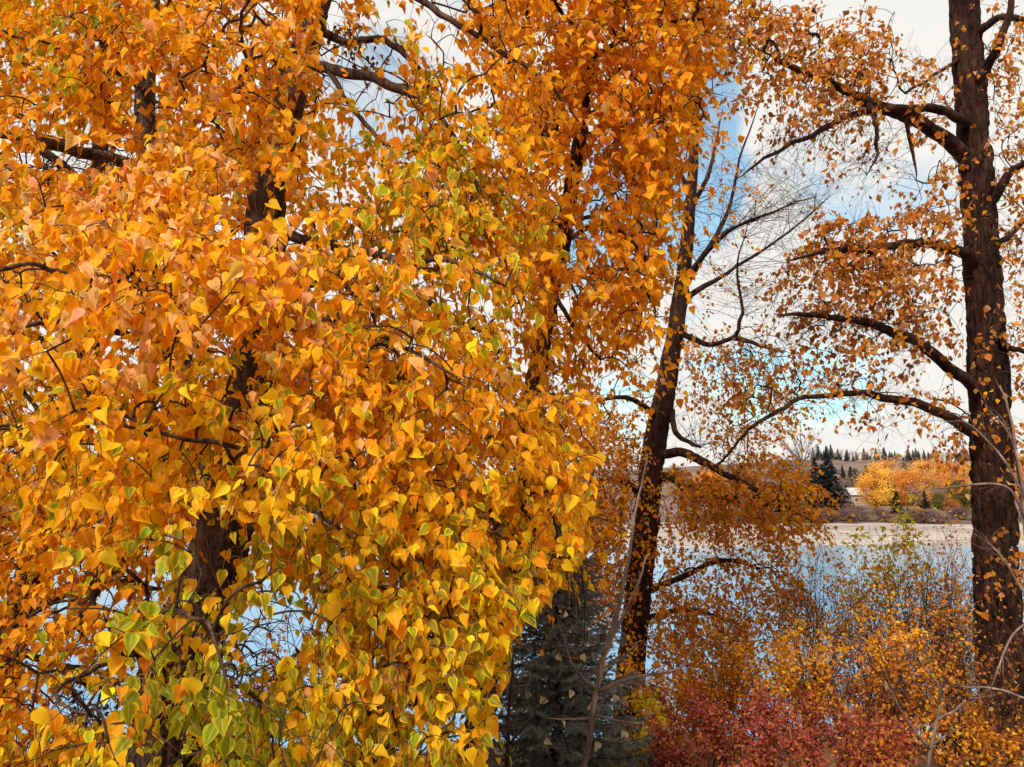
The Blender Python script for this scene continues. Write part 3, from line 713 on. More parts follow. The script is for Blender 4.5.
TD.limb([(691, 200, 11, 2.55), (672, 150, 11.2, 1.87), (660, 90, 11.4, 1.02)])
TD.limb([(660, 420, 11, 3.40), (630, 398, 10.6, 2.55), (600, 400, 10.3, 1.70)])
TD.limb([(650, 500, 11, 4.25), (615, 480, 10.5, 3.40), (585, 490, 10.1, 2.12)])
TD.limb([(640, 590, 11, 3.82), (680, 578, 10.5, 2.98), (720, 560, 10.1, 2.38), (760, 568, 9.8, 1.36)])
TD.limb([(636, 620, 11, 3.40), (690, 610, 10.6, 2.21), (740, 625, 10.2, 1.19)])
g = TD.g
rustw = W(rust=.5, deep=.1, tan=.08, orange=.2, gold=.12)
def put(T, specs, w, nleaf, length, leaf, **kw):
    px, py, d = [np.concatenate(z) for z in zip(*[blob(T.g, *a) for a in specs])]
    T.sprigs(U(px, py, d), np.tile(w, (len(px), 1)) * np.exp(T.g.normal(0, .3, (len(px), len(PN)))), nleaf, length, leaf, **kw)
kw = dict(cull=clear_trunk(TD, .26, .6), lods=(2.5, 8.5), pet=.03, droop=.8, hang=.6, face=.3, sag=.12, wig=.12)
put(TD, [(730, 478, 70, 30, 170, 9.4, 10.6), (700, 510, 60, 22, 90, 9.6, 11), (775, 505, 40, 26, 100, 9, 10), (606, 470, 46, 54, 270, 9.6, 11), (598, 550, 46, 60, 270, 9.6, 11), (655, 590, 36, 60, 130, 10, 11.5)], rustw, 15, .42, (.036, .066), **kw)
put(TD, [(605, 410, 45, 30, 70, 9.8, 11), (600, 340, 40, 40, 40, 9.8, 11.5), (670, 350, 50, 40, 44, 10, 11.5), (740, 350, 60, 26, 50, 9.6, 11), (745, 405, 60, 32, 80, 9.6, 11), (712, 592, 60, 44, 120, 9.6, 10.8), (760, 570, 50, 24, 44, 9.2, 10.4), (690, 636, 56, 34, 100, 9.8, 11),
          (690, 270, 40, 50, 28, 10, 12), (720, 200, 34, 50, 20, 10, 12), (680, 130, 34, 50, 18, 10.4, 12), (540, 70, 40, 50, 24, 10.5, 12), (640, 200, 40, 60, 20, 10.5, 12)], rustw, 11, .40, (.038, .07), **kw)
px, py, d = [np.concatenate(z) for z in zip(*[blob(g, 760, 245, 75, 75, 230, 9.5, 12), blob(g, 780, 190, 60, 40, 90, 9.5, 12), blob(g, 730, 330, 60, 50, 70, 9.6, 11), blob(g, 720, 420, 70, 50, 90, 9.6, 11), blob(g, 730, 540, 60, 40, 60, 9.6, 10.6), blob(g, 690, 180, 40, 90, 50, 10, 12)])]
TD.bare(U(px, py, d), r0=.0017, wig=.06, sag=.03)
TD.done()

# ------------------------------------------------------------------ right hand big tree
bF = U(1005, 790, 8.2)
TF = Tree('cottonwood_tree', 'tall dark furrowed tree with long arching limbs and thin rusty leaves at right', 'tree', (bF[0], bF[1]), 61, bark=M_DARK, twig=M_TWIGD, leaf=M_FINE)
TF.trunk([(1014, 880, 8.2, 26.32), (1005, 740, 8.2, 20.68), (999, 640, 8.2, 19.27), (995, 550, 8.2, 17.86), (991, 440, 8.2, 16.92), (986, 330, 8.2, 15.51), (980, 220, 8.2, 14.10), (972, 120, 8.2, 13.16), (964, 0, 8.2, 11.75), (957, -110, 8.2, 8.46), (950, -240, 8.2, 3.76)], 56, .20, 30)
TF.limb([(976, 172, 8.2, 7.56), (958, 152, 8.1, 7.56), (932, 130, 8.0, 6.72), (900, 113, 7.8, 6.30), (868, 103, 7.6, 5.46), (845, 90, 7.5, 4.20), (812, 74, 7.3, 3.78), (788, 66, 7.2, 2.94), (762, 50, 7.0, 0.59)], 12)
TF.limb([(972, 128, 8.2, 5.04), (950, 114, 7.9, 4.62), (925, 108, 7.7, 4.20), (890, 108, 7.6, 3.78), (858, 113, 7.5, 3.36), (830, 126, 7.3, 2.86), (795, 142, 7.1, 2.18), (762, 158, 7.0, 1.68), (738, 178, 6.9, 0.42)], 10)
TF.limb([(980, 262, 8.2, 6.72), (960, 252, 8.0, 5.46), (930, 244, 7.7, 4.62), (900, 246, 7.5, 4.20), (868, 250, 7.3, 4.20), (845, 248, 7.2, 4.20), (815, 254, 7.0, 2.10), (785, 262, 6.9, 0.50)], 10)
TF.limb([(983, 398, 8.2, 6.72), (968, 382, 8.0, 5.88), (938, 357, 7.7, 5.46), (912, 340, 7.5, 5.04), (888, 330, 7.3, 4.62), (862, 322, 7.2, 4.20), (840, 318, 7.1, 3.36), (805, 315, 6.9, 2.52), (775, 313, 6.8, 0.50)], 12)
TF.limb([(986, 446, 8.2, 6.72), (970, 432, 8.0, 5.88), (938, 412, 7.7, 5.04), (900, 400, 7.4, 4.20), (862, 395, 7.2, 3.36), (818, 396, 7.0, 2.52), (782, 408, 6.9, 2.18), (748, 430, 6.8, 1.68), (717, 467, 6.7, 1.01)], 12)
TF.limb([(985, 215, 8.2, 5.88), (998, 190, 8.0, 4.62), (1014, 168, 7.9, 3.78), (1035, 158, 7.7, 2.52)], 10)
TF.limb([(972, 90, 8.2, 5.04), (985, 70, 8.0, 4.62), (996, 50, 7.8, 4.20), (1008, 20, 7.7, 3.36), (1015, -20, 7.6, 2.52)], 10)
TF.limb([(975, 40, 8.2, 4.20), (990, 22, 8.0, 3.78), (1010, 18, 7.9, 3.36), (1040, 24, 7.8, 2.52)], 10)
TF.limb([(985, 320, 8.2, 4.20), (1005, 345, 8.0, 3.36), (1022, 352, 7.9, 2.52), (1050, 365, 7.8, 1.68)], 10)
TF.limb([(982, 250, 8.2, 4.20), (1003, 240, 8.4, 3.36), (1030, 215, 8.6, 2.52)], 10)
TF.limb([(868, 103, 7.6, 2.94), (876, 122, 7.4, 2.18), (878, 150, 7.3, 1.68), (868, 175, 7.2, 0.42)])
TF.limb([(905, 114, 7.8, 2.18), (912, 150, 7.7, 1.68), (916, 180, 7.6, 0.42)])
TF.limb([(958, 58, 8.2, 2.02), (930, 78, 7.8, 1.68), (905, 92, 7.6, 1.34)])
g = TF.g
fw = W(rust=.68, tan=.14, orange=.05, brown=.13)
kf = dict(cull=clear_trunk(TF, .26, .6), lods=(2.5, 6.0), pet=.03, droop=.6, hang=.75, face=.4, sag=.10, wig=.12)
put(TF, [(810, 55, 60, 50, 96, 6.8, 8.2), (870, 80, 50, 40, 66, 7, 8.4), (770, 40, 40, 40, 40, 6.8, 8), (745, 20, 30, 40, 36, 6.8, 8), (880, 30, 30, 20, 10, 7, 8.4), (800, 100, 50, 40, 26, 6.8, 8)], fw, 13, .34, (.036, .066), **kf)
put(TF, [(860, 245, 50, 28, 90, 6.8, 8), (930, 225, 40, 36, 48, 7.2, 8.6), (910, 270, 50, 30, 60, 7, 8.4), (830, 275, 50, 30, 44, 6.8, 8), (945, 180, 24, 24, 14, 7.3, 8.4), (935, 85, 30, 34, 18, 7.3, 8.6)], fw, 13, .34, (.036, .066), **kf)
put(TF, [(870, 320, 70, 24, 50, 6.8, 8), (930, 320, 36, 36, 34, 7.2, 8.4), (850, 360, 80, 30, 34, 6.8, 8), (960, 420, 30, 34, 26, 7.2, 8), (1000, 120, 30, 70, 60, 7.2, 8.8), (1005, 250, 26, 60, 50, 7.2, 8.8), (1005, 360, 24, 50, 40, 7.0, 8.4), (905, 405, 60, 22, 16, 7.0, 7.8), (1010, 440, 20, 30, 18, 7, 7.8), (1010, 555, 18, 30, 20, 6.8, 7.4), (760, 380, 50, 40, 30, 6.8, 7.6), (990, 30, 34, 34, 34, 7.4, 8.6)], fw, 9, .32, (.036, .066), **kf)
put(TF, [(840, 300, 110, 60, 30, 6.8, 8.6), (900, 160, 60, 40, 14, 7, 8.6), (860, 140, 60, 30, 16, 7, 8)], fw, 6, .30, (.034, .062), **kf)
px, py, d = [np.concatenate(z) for z in zip(*[blob(g, 850, 340, 90, 70, 200, 6.7, 8), blob(g, 830, 160, 80, 50, 130, 6.8, 8), blob(g, 900, 90, 70, 60, 46, 7, 8.4), blob(g, 900, 420, 70, 30, 30, 6.9, 7.8), blob(g, 1000, 300, 26, 160, 50, 7.2, 8.6), blob(g, 780, 400, 50, 40, 34, 6.7, 7.6)])]
TF.bare(U(px, py, d), r0=.0015, wig=.08, sag=.04)
TF.done()

# ------------------------------------------------------------------ shrubs
def shrub(name, label, cat, px, py_top, d, wpx, weights, n_stem=8, nleaf=900, leaf=(.024, .046), stem_m=M_TWIGD, group=None, seed=0, low=.15, droop=.0, lean=0, stem_r=.006, density_top=1.0, loose=.09, fork=4):
    """a clump of upright stems rooted in the ground at depth d; reaches photo row py_top, wpx photo pixels wide"""
    g = np.random.default_rng(seed)
    top = U(px, py_top, d)
    bx, by = float(top[0]), float(top[1]); bz = float(ground_z(bx, by))
    H = float(top[2]) - bz; rad = wpx * d / FPX / 2
    root = tag(empty(name, (bx, by, bz)), label, cat, group)
    tips = []
    pts_all = []
    for i in range(n_stem):
        a = g.uniform(0, 2 * np.pi); rr = rad * math.sqrt(g.random()); 
        b0 = np.array([.35 * rr * math.cos(a), .35 * rr * math.sin(a), 0.]); b0[2] = float(ground_z(bx + b0[0], by + b0[1])) - bz - .04
        h = H * g.uniform(.62, 1.0) * (1 - .25 * (rr / max(rad, .01)) ** 2)
        e = np.array([rr * math.cos(a) + lean * H, rr * math.sin(a), h])
        mid = b0 * .5 + e * .5 + np.array([*(g.normal(0, .05, 2) * H), .06 * H])
        P = catmull(np.array([b0, mid, e]), 7); P[1:-1] += g.normal(0, .006, P[1:-1].shape) * min(H, 2)
        b = Bag(); b.tube(P, np.linspace(stem_r, .0022, len(P)) * g.uniform(.7, 1.2), 5)
        pts = [P[int(len(P) * low):]]
        for f in range(fork):
            q = P[g.integers(len(P) // 4, len(P) - 1)]
            v = nrm(e - b0 + g.normal(0, .5, 3) * H) * g.uniform(.15, .38) * H
            v[2] = abs(v[2])
            Q = catmull(np.array([q, q + v * .5 + g.normal(0, .02, 3) * H, q + v]), 4)
            b.tube(Q, np.linspace(.0028, .0012, len(Q)), 3)
            pts.append(Q); 
            for _ in range(2):
                q2 = Q[g.integers(2, len(Q))]; v2 = nrm(v + g.normal(0, .5, 3) * np.linalg.norm(v)) * g.uniform(.06, .18) * H
                Q2 = np.linspace(q2, q2 + v2, 4) + g.normal(0, .004, (4, 3)); b.tube(Q2, [.0018, .0015, .0012, .0008], 3); pts.append(Q2)
        mesh_obj('stem', [b.part(stem_m)], root)
        pts_all += pts
    if nleaf:
        A = np.concatenate(pts_all); A = A[A[:, 2] > low * H]
        wt = np.clip(.4 + (A[:, 2] / H) * density_top, .05, 2); i = g.choice(len(A), nleaf, p=wt / wt.sum())
        B = A[i] + g.normal(0, .03 + .05 * loose * H, (nleaf, 3))
        o = nrm(np.concatenate([B[:, :2], np.full((nleaf, 1), .3)], 1))
        T = nrm(g.normal(0, .6, (nleaf, 3)) + .5 * o + np.array([0, 0, -.35 - droop])); Nn = g.normal(0, .7, (nleaf, 3)) + np.array([0, -.3, .6])
        e, mc, _ = pick(np.tile(weights, (nleaf, 1)), g)
        V, F, at = leaves(B, T, Nn, g.uniform(*leaf, nleaf), e, mc, 1 if d < 6.5 else 0, g)
        mesh_obj('foliage', [(V, F, M_FINE, at)], root)
    return root
OR = W(orange=.3, rust=.42, gold=.18, brown=.1); RU = W(rust=.6, brown=.2, tan=.1, crimson=.1); RD = W(red=.62, crimson=.16, rust=.10, maroon=.12); GO = W(gold=.5, orange=.22, tan=.12, rust=.16)
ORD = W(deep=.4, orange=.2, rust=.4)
SH = 'autumn shrubs on the river bank'
shrubs = [
 # label, px, top, depth, width, palette, stems, leaves, extra
 ('orange_shrub', 'orange leafed shrub beneath the centre dark trunk, just right of its foot', 668, 625, 9.0, 110, OR, 9, 2300, {}),
 ('orange_shrub', 'bright golden orange shrub halfway between the two dark trunks', 770, 580, 9.5, 110, GO, 10, 1900, {}),
 ('orange_shrub', 'tall thin orange shrub standing against the pale water right of centre', 722, 565, 10.5, 90, OR, 8, 1100, dict(loose=.3)),
 ('rusty_shrub', 'rust coloured upright shrub with a single leafy spike in front of the water', 838, 562, 9.0, 80, RU + OR * .5, 8, 1100, {}),
 ('golden_shrub', 'low golden shrub behind the red bushes at centre right', 800, 628, 8.0, 130, GO, 10, 2000, {}),
 ('golden_shrub', 'dense yellow orange shrub directly right of the reddest bush', 868, 612, 7.6, 90, GO + OR * .5, 9, 1700, {}),
 ('thicket_shrub', 'leggy shrub of many dark bare stems with few brown leaves left of the right trunk', 905, 535, 8.8, 90, RU, 18, 700, dict(fork=7, stem_r=.005)),
 ('thicket_shrub', 'leggy dark stemmed shrub close beside the right trunk with scattered rusty leaves', 950, 560, 8.4, 70, RU + GO * .4, 16, 800, dict(fork=7, stem_r=.005)),
 ('bare_shrub', 'thin grey leafless shrub with upright twigs over the pale water', 815, 545, 11.5, 80, RU, 10, 160, dict(fork=8, stem_r=.004)),
 ('bare_shrub', 'thin leafless shrub with upright twigs nearest the green leafed sapling', 862, 560, 11, 70, RU, 9, 120, dict(fork=8, stem_r=.004)),
 ('golden_sapling', 'bright yellow sapling tight against the left side of the right trunk', 966, 560, 8.9, 40, W(gold=.9, yellow=.1), 5, 900, {}),
 ('thicket_shrub', 'see-through thicket of rust brown stems before the water, left of the lime leafed sapling', 800, 548, 9.2, 80, RU, 16, 420, dict(fork=7, stem_r=.012, stem_m=M_RUSTWOOD)),
 ('thicket_shrub', 'tall thicket of slender rust brown stems right behind the lime leafed sapling', 880, 532, 9.8, 90, RU, 18, 520, dict(fork=8, stem_r=.012, stem_m=M_RUSTWOOD)),
 ('thicket_shrub', 'tallest thicket of fine brown stems, touching the right trunk from the left', 935, 528, 9.4, 90, RU + GO * .3, 20, 640, dict(fork=8, stem_r=.012, stem_m=M_RUSTWOOD)),
 ('thicket_shrub', 'thicket of brown stems with sparse leaves in the right corner before the trunk foot', 985, 610, 6.9, 110, RU, 18, 150, dict(fork=7, stem_r=.010, stem_m=M_RUSTWOOD)),
 ('thicket_shrub', 'thin thicket of brown stems rising from the right end of the red patch', 868, 610, 7.2, 100, RU, 14, 380, dict(fork=6, stem_r=.010, stem_m=M_RUSTWOOD)),
 ('green_sapling', 'slender sapling with pale lime green leaves in front of the far beach', 885, 515, 10.5, 110, W(lime=.7, gold=.2, tan=.1), 9, 420, dict(low=.62, leaf=(.05, .085), fork=8, stem_r=.005)),
 ('yellow_green_shrub', 'low yellow green shrub between the spruce and the red bushes', 640, 705, 6.4, 70, W(gold=.4, lime=.4, green=.2), 8, 800, {}),
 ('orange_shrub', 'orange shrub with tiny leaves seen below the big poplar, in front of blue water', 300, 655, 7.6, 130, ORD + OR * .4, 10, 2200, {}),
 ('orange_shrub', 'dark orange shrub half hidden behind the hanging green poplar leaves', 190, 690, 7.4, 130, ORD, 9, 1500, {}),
 ('maroon_shrub', 'bare shrub with maroon dried leaves in front of the water at lower left', 90, 655, 7.0, 90, W(maroon=.8, brown=.2), 6, 110, dict(fork=6, leaf=(.04, .06))),
 ('green_shrub', 'dull green shrub low at the bottom left under the poplar leaves', 235, 735, 6.0, 100, W(leafy=.8, brown=.2), 8, 900, {}),
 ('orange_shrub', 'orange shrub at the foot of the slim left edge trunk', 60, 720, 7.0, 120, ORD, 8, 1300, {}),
 ('rusty_shrub', 'rusty brown shrub wrapped round the foot of the right trunk', 992, 700, 7.4, 70, RU + GO * .3, 10, 700, dict(stem_m=M_PALE, fork=7)),
 ('orange_shrub', 'low dark orange shrub in the lower right corner', 965, 712, 6.3, 120, W(brown=.4, rust=.4, gold=.2), 10, 1300, {}),
 ('orange_shrub', 'orange shrub behind the spruce and left of the centre trunk', 600, 585, 12.0, 120, OR + RU * .5, 9, 2000, {}),
 ('rusty_shrub', 'thin rusty shrub on the water side between spruce and red bushes', 700, 655, 11.5, 110, RU + OR * .6, 9, 1300, dict(loose=.3)),
 ('golden_shrub', 'tall golden shrub in the gap between the bare shrub and the leggy dark thicket', 852, 568, 9.6, 90, GO + OR * .4, 9, 1300, {}),
 ('rusty_shrub', 'wide rusty brown shrub behind the pale forked dead sapling', 925, 592, 7.9, 110, RU + OR * .4, 12, 1500, dict(fork=6)),
 ('orange_shrub', 'broad orange shrub behind the middle of the red patch', 735, 612, 8.6, 130, OR, 10, 1700, {}),
 ('rusty_shrub', 'rusty shrub in the far right corner beyond the right trunk', 1030, 520, 10.5, 90, RU + GO, 10, 1600, dict(fork=6)),
 ('orange_shrub', 'orange shrub low on the slope behind the left part of the red patch', 690, 668, 12.5, 120, OR, 10, 1900, {}),
 ('rusty_shrub', 'rusty shrub low on the slope behind the right part of the red patch', 775, 655, 13, 130, RU + OR, 10, 2100, {}),
 ('rusty_shrub', 'brownish rust shrub low on the slope behind the dense yellow orange shrub', 865, 660, 12, 130, RU + OR, 10, 2000, {}),
 ('rusty_shrub', 'brown leafed shrub low on the slope left of the right trunk', 945, 655, 11, 110, RU + OR * .4, 10, 1700, {}),
 ('rusty_shrub', 'brown shrub low on the slope behind the small spruce', 540, 640, 11, 190, RU + OR * .4, 12, 2600, {}),
 ('rusty_shrub', 'low rusty bush filling the dip between the reddest bush and its right neighbour', 835, 668, 8.2, 120, RU + RD * .5, 11, 1900, {}),
 ('rusty_shrub', 'low red brown bush behind the left end of the red patch', 700, 685, 8.0, 120, RU * .6 + RD * .6, 11, 1900, {}),
 ('red_shrub', 'large crimson bush in the middle of the red patch', 742, 690, 6.2, 130, RD, 12, 2600, dict(stem_m=M_MAROON, leaf=(.018, .036))),
 ('red_shrub', 'smaller red bush at the left end of the red patch', 668, 715, 6.0, 80, RD, 9, 1300, dict(stem_m=M_MAROON, leaf=(.018, .036))),
 ('red_shrub', 'dull red bush at the right end of the red patch', 838, 700, 6.0, 120, RD + RU * .25, 12, 2000, dict(stem_m=M_MAROON, leaf=(.018, .036))),
 ('red_shrub', 'low red bush in front of the other red bushes along the bottom edge', 770, 735, 5.0, 130, RD, 11, 1700, dict(stem_m=M_MAROON, leaf=(.016, .032))),
 ('red_shrub', 'small dark red bush at the bottom edge near the right trunk', 905, 735, 5.4, 110, RD * .5 + RU * .5, 9, 1100, dict(stem_m=M_MAROON, leaf=(.018, .036))),
]
for i, (nm, lab, px, top, d, wd, pal, ns, nl, ex) in enumerate(shrubs):
    cat = 'sapling' if 'sapling' in nm else 'shrub'
    shrub(nm, lab, cat, px, top, d, wd, pal, ns, int(nl * (1.6 if 'red' in nm else 1.0 if 'golden' in nm else 1.15)), seed=300 + i, group=SH if cat == 'shrub' else None, **ex)

# bare saplings made of traced stems
def sapling(label, specs, m, seed, name='bare_sapling', twigs=14):
    d0 = specs[0][0][2]; b0 = U(*specs[0][0][:3]); bz = float(ground_z(b0[0], b0[1])) - .03
    base = np.array([b0[0], b0[1], bz])
    root = tag(empty(name, base), label, 'sapling', 'bare saplings in front of the shrubs')
    g = np.random.default_rng(seed)
    for i, sp in enumerate(specs):
        P, r = limb_pts(sp, 6, .006, seed + i)
        if i == 0: P = np.concatenate([[base], P]); r = np.concatenate([[r[0] * 1.1], r])
        b = Bag(); b.tube(P, r, 7, .08, seed + i)
        for _ in range(twigs if i else twigs // 2):
            k = g.integers(len(P) // 3, len(P)); T = P[min(k + 1, len(P) - 1)] - P[max(k - 1, 0)]
            v = nrm(nrm(T) + g.normal(0, .7, 3)) * g.uniform(.05, .28)
            b.tube(np.array([P[k], P[k] + v * .5 + g.normal(0, .01, 3), P[k] + v]), [r[k] * .5, r[k] * .35, .0007], 3)
        mesh_obj('stem' if i == 0 else 'branch', [b.part(m)], root, base)
    return root
sapling('leafless grey brown sapling with two forked stems in front of the spruce', [
 [(582, 775, 4.6, 3.4), (594, 707, 4.6, 3.0), (604, 653, 4.6, 2.6), (621, 595, 4.6, 2.0), (635, 517, 4.6, 1.4), (648, 455, 4.6, .7)],
 [(603, 655, 4.6, 1.9), (616, 628, 4.6, 1.7), (636, 588, 4.65, 1.2), (648, 555, 4.7, .6)],
 [(596, 692, 4.6, 2), (638, 676, 4.5, 1.6), (679, 669, 4.4, 1.2), (700, 640, 4.3, .7)],
 [(597, 690, 4.6, 1.8), (574, 668, 4.5, 1.4), (557, 622, 4.4, .8)],
 [(592, 717, 4.6, 1.5), (557, 719, 4.5, .9), (536, 712, 4.5, .5)],
 [(592, 715, 4.6, 1.5), (640, 724, 4.5, 1.0), (646, 712, 4.45, .5)],
 [(600, 670, 4.6, 1.5), (620, 660, 4.7, 1.0), (640, 640, 4.75, .5)]], M_PALE, 801, twigs=3)
sapling('pale forked dead sapling at the bottom right below the golden shrubs', [
 [(926, 775, 4.8, 2.2), (932, 740, 4.8, 1.9), (938, 715, 4.8, 1.6), (940, 690, 4.8, 1.5), (926, 668, 4.8, .8)],
 [(937, 720, 4.8, 1.8), (952, 712, 4.75, 1.4), (966, 702, 4.7, .8)],
 [(930, 750, 4.8, 1.6), (908, 722, 4.75, 1.3), (884, 682, 4.7, .8)],
 [(931, 745, 4.8, 1.4), (946, 735, 4.75, 1.0), (952, 728, 4.7, .6)]], M_PALE, 802, twigs=2)
sapling('tangle of pale leafless twigs crossing in front of the right trunk', [
 [(1034, 790, 6.0, 1.9), (1030, 640, 6.1, 1.7), (1026, 540, 6.2, 1.5), (1018, 470, 6.3, 1.2), (1010, 415, 6.4, 1.2), (1000, 385, 6.5, .8)],
 [(1026, 520, 6.2, 1.0), (1005, 486, 6.3, 1.3), (960, 486, 6.4, 1.0), (905, 494, 6.5, .6)],
 [(1022, 490, 6.2, 1.0), (1000, 455, 6.3, 1.1), (970, 425, 6.4, .8), (945, 420, 6.5, .5)],
 [(1024, 500, 6.2, 1.0), (1012, 440, 6.3, 1.0), (985, 405, 6.4, .6)],
 [(1028, 600, 6.1, 1.0), (1004, 560, 6.2, 1.1), (985, 540, 6.3, .6)],
 [(1030, 700, 6.0, 1.0), (1000, 690, 6.1, 1.2), (960, 686, 6.2, .7)],
 [(1028, 620, 6.1, 1.0), (1010, 640, 6.0, 1.1), (990, 690, 5.9, .6)]], M_PALE, 803, twigs=9)
sapling('thin brown leafless sapling in the shadow left of the spruce', [
 [(505, 780, 5.2, 2.2), (508, 720, 5.2, 1.8), (512, 660, 5.2, 1.4), (506, 620, 5.2, .8)],
 [(507, 740, 5.2, 1.3), (490, 705, 5.15, .9), (487, 670, 5.1, .6)],
 [(508, 745, 5.2, 1.3), (530, 720, 5.15, .9), (545, 700, 5.1, .5)]], M_TWIG, 804, twigs=4)

# ------------------------------------------------------------------ young spruce
M_NEEDLE = leaf_mat('spruce_needles', trans=.1, rough=.6, spec=.2, veins=False)
def spruce(px, pytop, d, wpx, seed):
    g = np.random.default_rng(seed)
    top = U(px, pytop, d); bx, by = float(top[0]), float(top[1]); bz = float(ground_z(bx, by)) - .03
    H = float(top[2]) - bz; rad = wpx * d / FPX / 2
    root = tag(empty('spruce_tree', (bx, by, bz)), 'small dark grey green spruce with yellow leaves caught in it', 'tree')
    b = Bag(); P = np.stack([g.normal(0, .006, 14), g.normal(0, .006, 14), np.linspace(0, H, 14)], -1); b.tube(P, np.linspace(.04, .006, 14), 10, .08, 5)
    mesh_obj('trunk', [b.part(M_DARK)], root)
    nb, nV, nC = Bag(), [], []
    starts, dirs, lens = [], [], []
    zz = .06 * H
    while zz < H * .98:
        f = 1 - zz / H
        Lb = rad * (f ** .8) * 1.05 + .05
        k = g.integers(5, 9) if f > .15 else 4
        a0 = g.uniform(0, 6.3)
        for j in range(k):
            a = a0 + 6.283 * j / k + g.normal(0, .25)
            l = Lb * g.uniform(.7, 1.12)
            h = np.array([math.cos(a), math.sin(a), 0])
            B = np.array([[0, 0, zz], *[h * l * q + np.array([0, 0, zz + l * (-.34 * q + .30 * q * q * q) + .02]) for q in (.33, .66, 1)]])
            B[1:] += g.normal(0, .012, (3, 3))
            C = catmull(B, 4); nb.tube(C, np.linspace(.008, .002, len(C)), 4)
            ns = max(4, int(l / .045))
            for q in np.linspace(.18, 1, ns):
                c = C[min(int(q * (len(C) - 1)), len(C) - 1)]
                for sgn in (-1, 1):
                    sd = np.cross(h, [0, 0, 1]) * sgn
                    v = nrm(h * .75 + sd * .8 + np.array([0, 0, -.25]) + g.normal(0, .2, 3)); sl_ = g.uniform(.07, .15) * (1.25 - .5 * q)
                    starts.append(c); dirs.append(v); lens.append(sl_)
            starts.append(C[-2]); dirs.append(nrm(C[-1] - C[-3])); lens.append(.1)
        zz += g.uniform(.034, .062)
    starts, dirs, lens = np.array(starts), np.array(dirs), np.array(lens)
    for s_, v_, l_ in zip(starts, dirs, lens):
        nb.tube(np.array([s_, s_ + v_ * l_]), [.0022, .0012], 3)
    k = 110; n = len(starts)
    t_ = g.random((n, k)); A = (starts[:, None] + dirs[:, None] * (lens[:, None] * t_)[..., None]).reshape(-1, 3)
    dd = np.repeat(dirs, k, 0); side = nrm(np.cross(dd, g.normal(0, 1, (n * k, 3)))); v = nrm(side + .65 * dd + np.array([0, 0, .15])); nl = g.uniform(.016, .027, (n * k, 1))
    wv = nrm(np.cross(v, g.normal(0, 1, (n * k, 3)))) * .0017
    V = np.stack([A - wv, A + wv, A + v * nl], 1).reshape(-1, 3)
    F = np.arange(n * k * 3).reshape(-1, 3)
    sh = np.repeat(g.normal(1, .2, (n, 1)).clip(.5, 1.6), k, 0)
    c = np.repeat((np.array([[.20, .205, .17]]) * sh * g.normal(1, .15, (n * k, 1)).clip(.6, 1.5)), 3, 0)
    mesh_obj('crown', [nb.part(M_TWIGD), (V, F, M_NEEDLE, {'edge_colour': c, 'mid_colour': c, 'blade': np.zeros((len(V), 2))})], root)
    return root, bx, by, bz, H, rad
_, sx, sy, sz, sH, sR = spruce(556, 510, 6.3, 190, 71)
# yellow leaves caught on the spruce, single things
g = np.random.default_rng(72)
spots = [(562, 720), (604, 662), (556, 655), (640, 690), (571, 690), (617, 696), (545, 740), (598, 742), (530, 692), (582, 655), (626, 732), (540, 700), (566, 612), (590, 705)]
proto = []
for k in range(3):
    e = np.array([[.80, .62, .34]]) * (1, .95, .85)[k]; mc = e * .9
    V, F, at = leaves(np.zeros((1, 3)), np.array([[0, -.4, -1.]]), np.array([[.2, -1, .6]]), np.array([.07]), e, mc, 2, g)
    proto.append(mesh_obj('caught_leaf', [(V, F, M_LEAF, at)]))
for i, (px, py) in enumerate(spots):
    o = proto[i] if i < 3 else proto[i % 3].copy()
    if i >= 3: COL.objects.link(o)
    r = U(px, py, 1) - np.array([0, 0, CAMZ])                 # where the sight line meets the spruce cone
    for dq in np.linspace(4.8, 6.6, 120):
        q = r * dq + np.array([0, 0, CAMZ]); f = np.clip(1 - (q[2] - sz) / sH, 0, 1)
        if math.hypot(q[0] - sx, q[1] - sy) < sR * f ** .8 * .92 + .03: break
    o.location = q; o.rotation_euler = (g.normal(0, .5), g.normal(0, .7), g.normal(0, .5))
    tag(o, 'pale yellow fallen leaf caught on the spruce branches', 'leaf', 'fallen leaves caught on the spruce')

# fallen leaves on the ground: uncountable litter
g = np.random.default_rng(73)
n = 9000
yy = 2.2 + 14 * g.random(n) ** 1.3; xx = g.uniform(-.8, .85, n) * (yy + 2)
P = np.stack([xx, yy, ground_z(xx, yy) + .012], -1)
e, mc, _ = pick(np.tile(W(orange=.2, rust=.35, brown=.3, gold=.15), (n, 1)), g)
V, F, at = leaves(P, g.normal(0, 1, (n, 3)) * [1, 1, .15], np.array([0, 0, 1.]) + g.normal(0, .3, (n, 3)), g.uniform(.04, .08, n), e, mc, 0, g)
tag(mesh_obj('leaf_litter', [(V, F, M_FINE, at)]), 'fallen leaves covering the bank', 'leaf litter', kind='stuff')

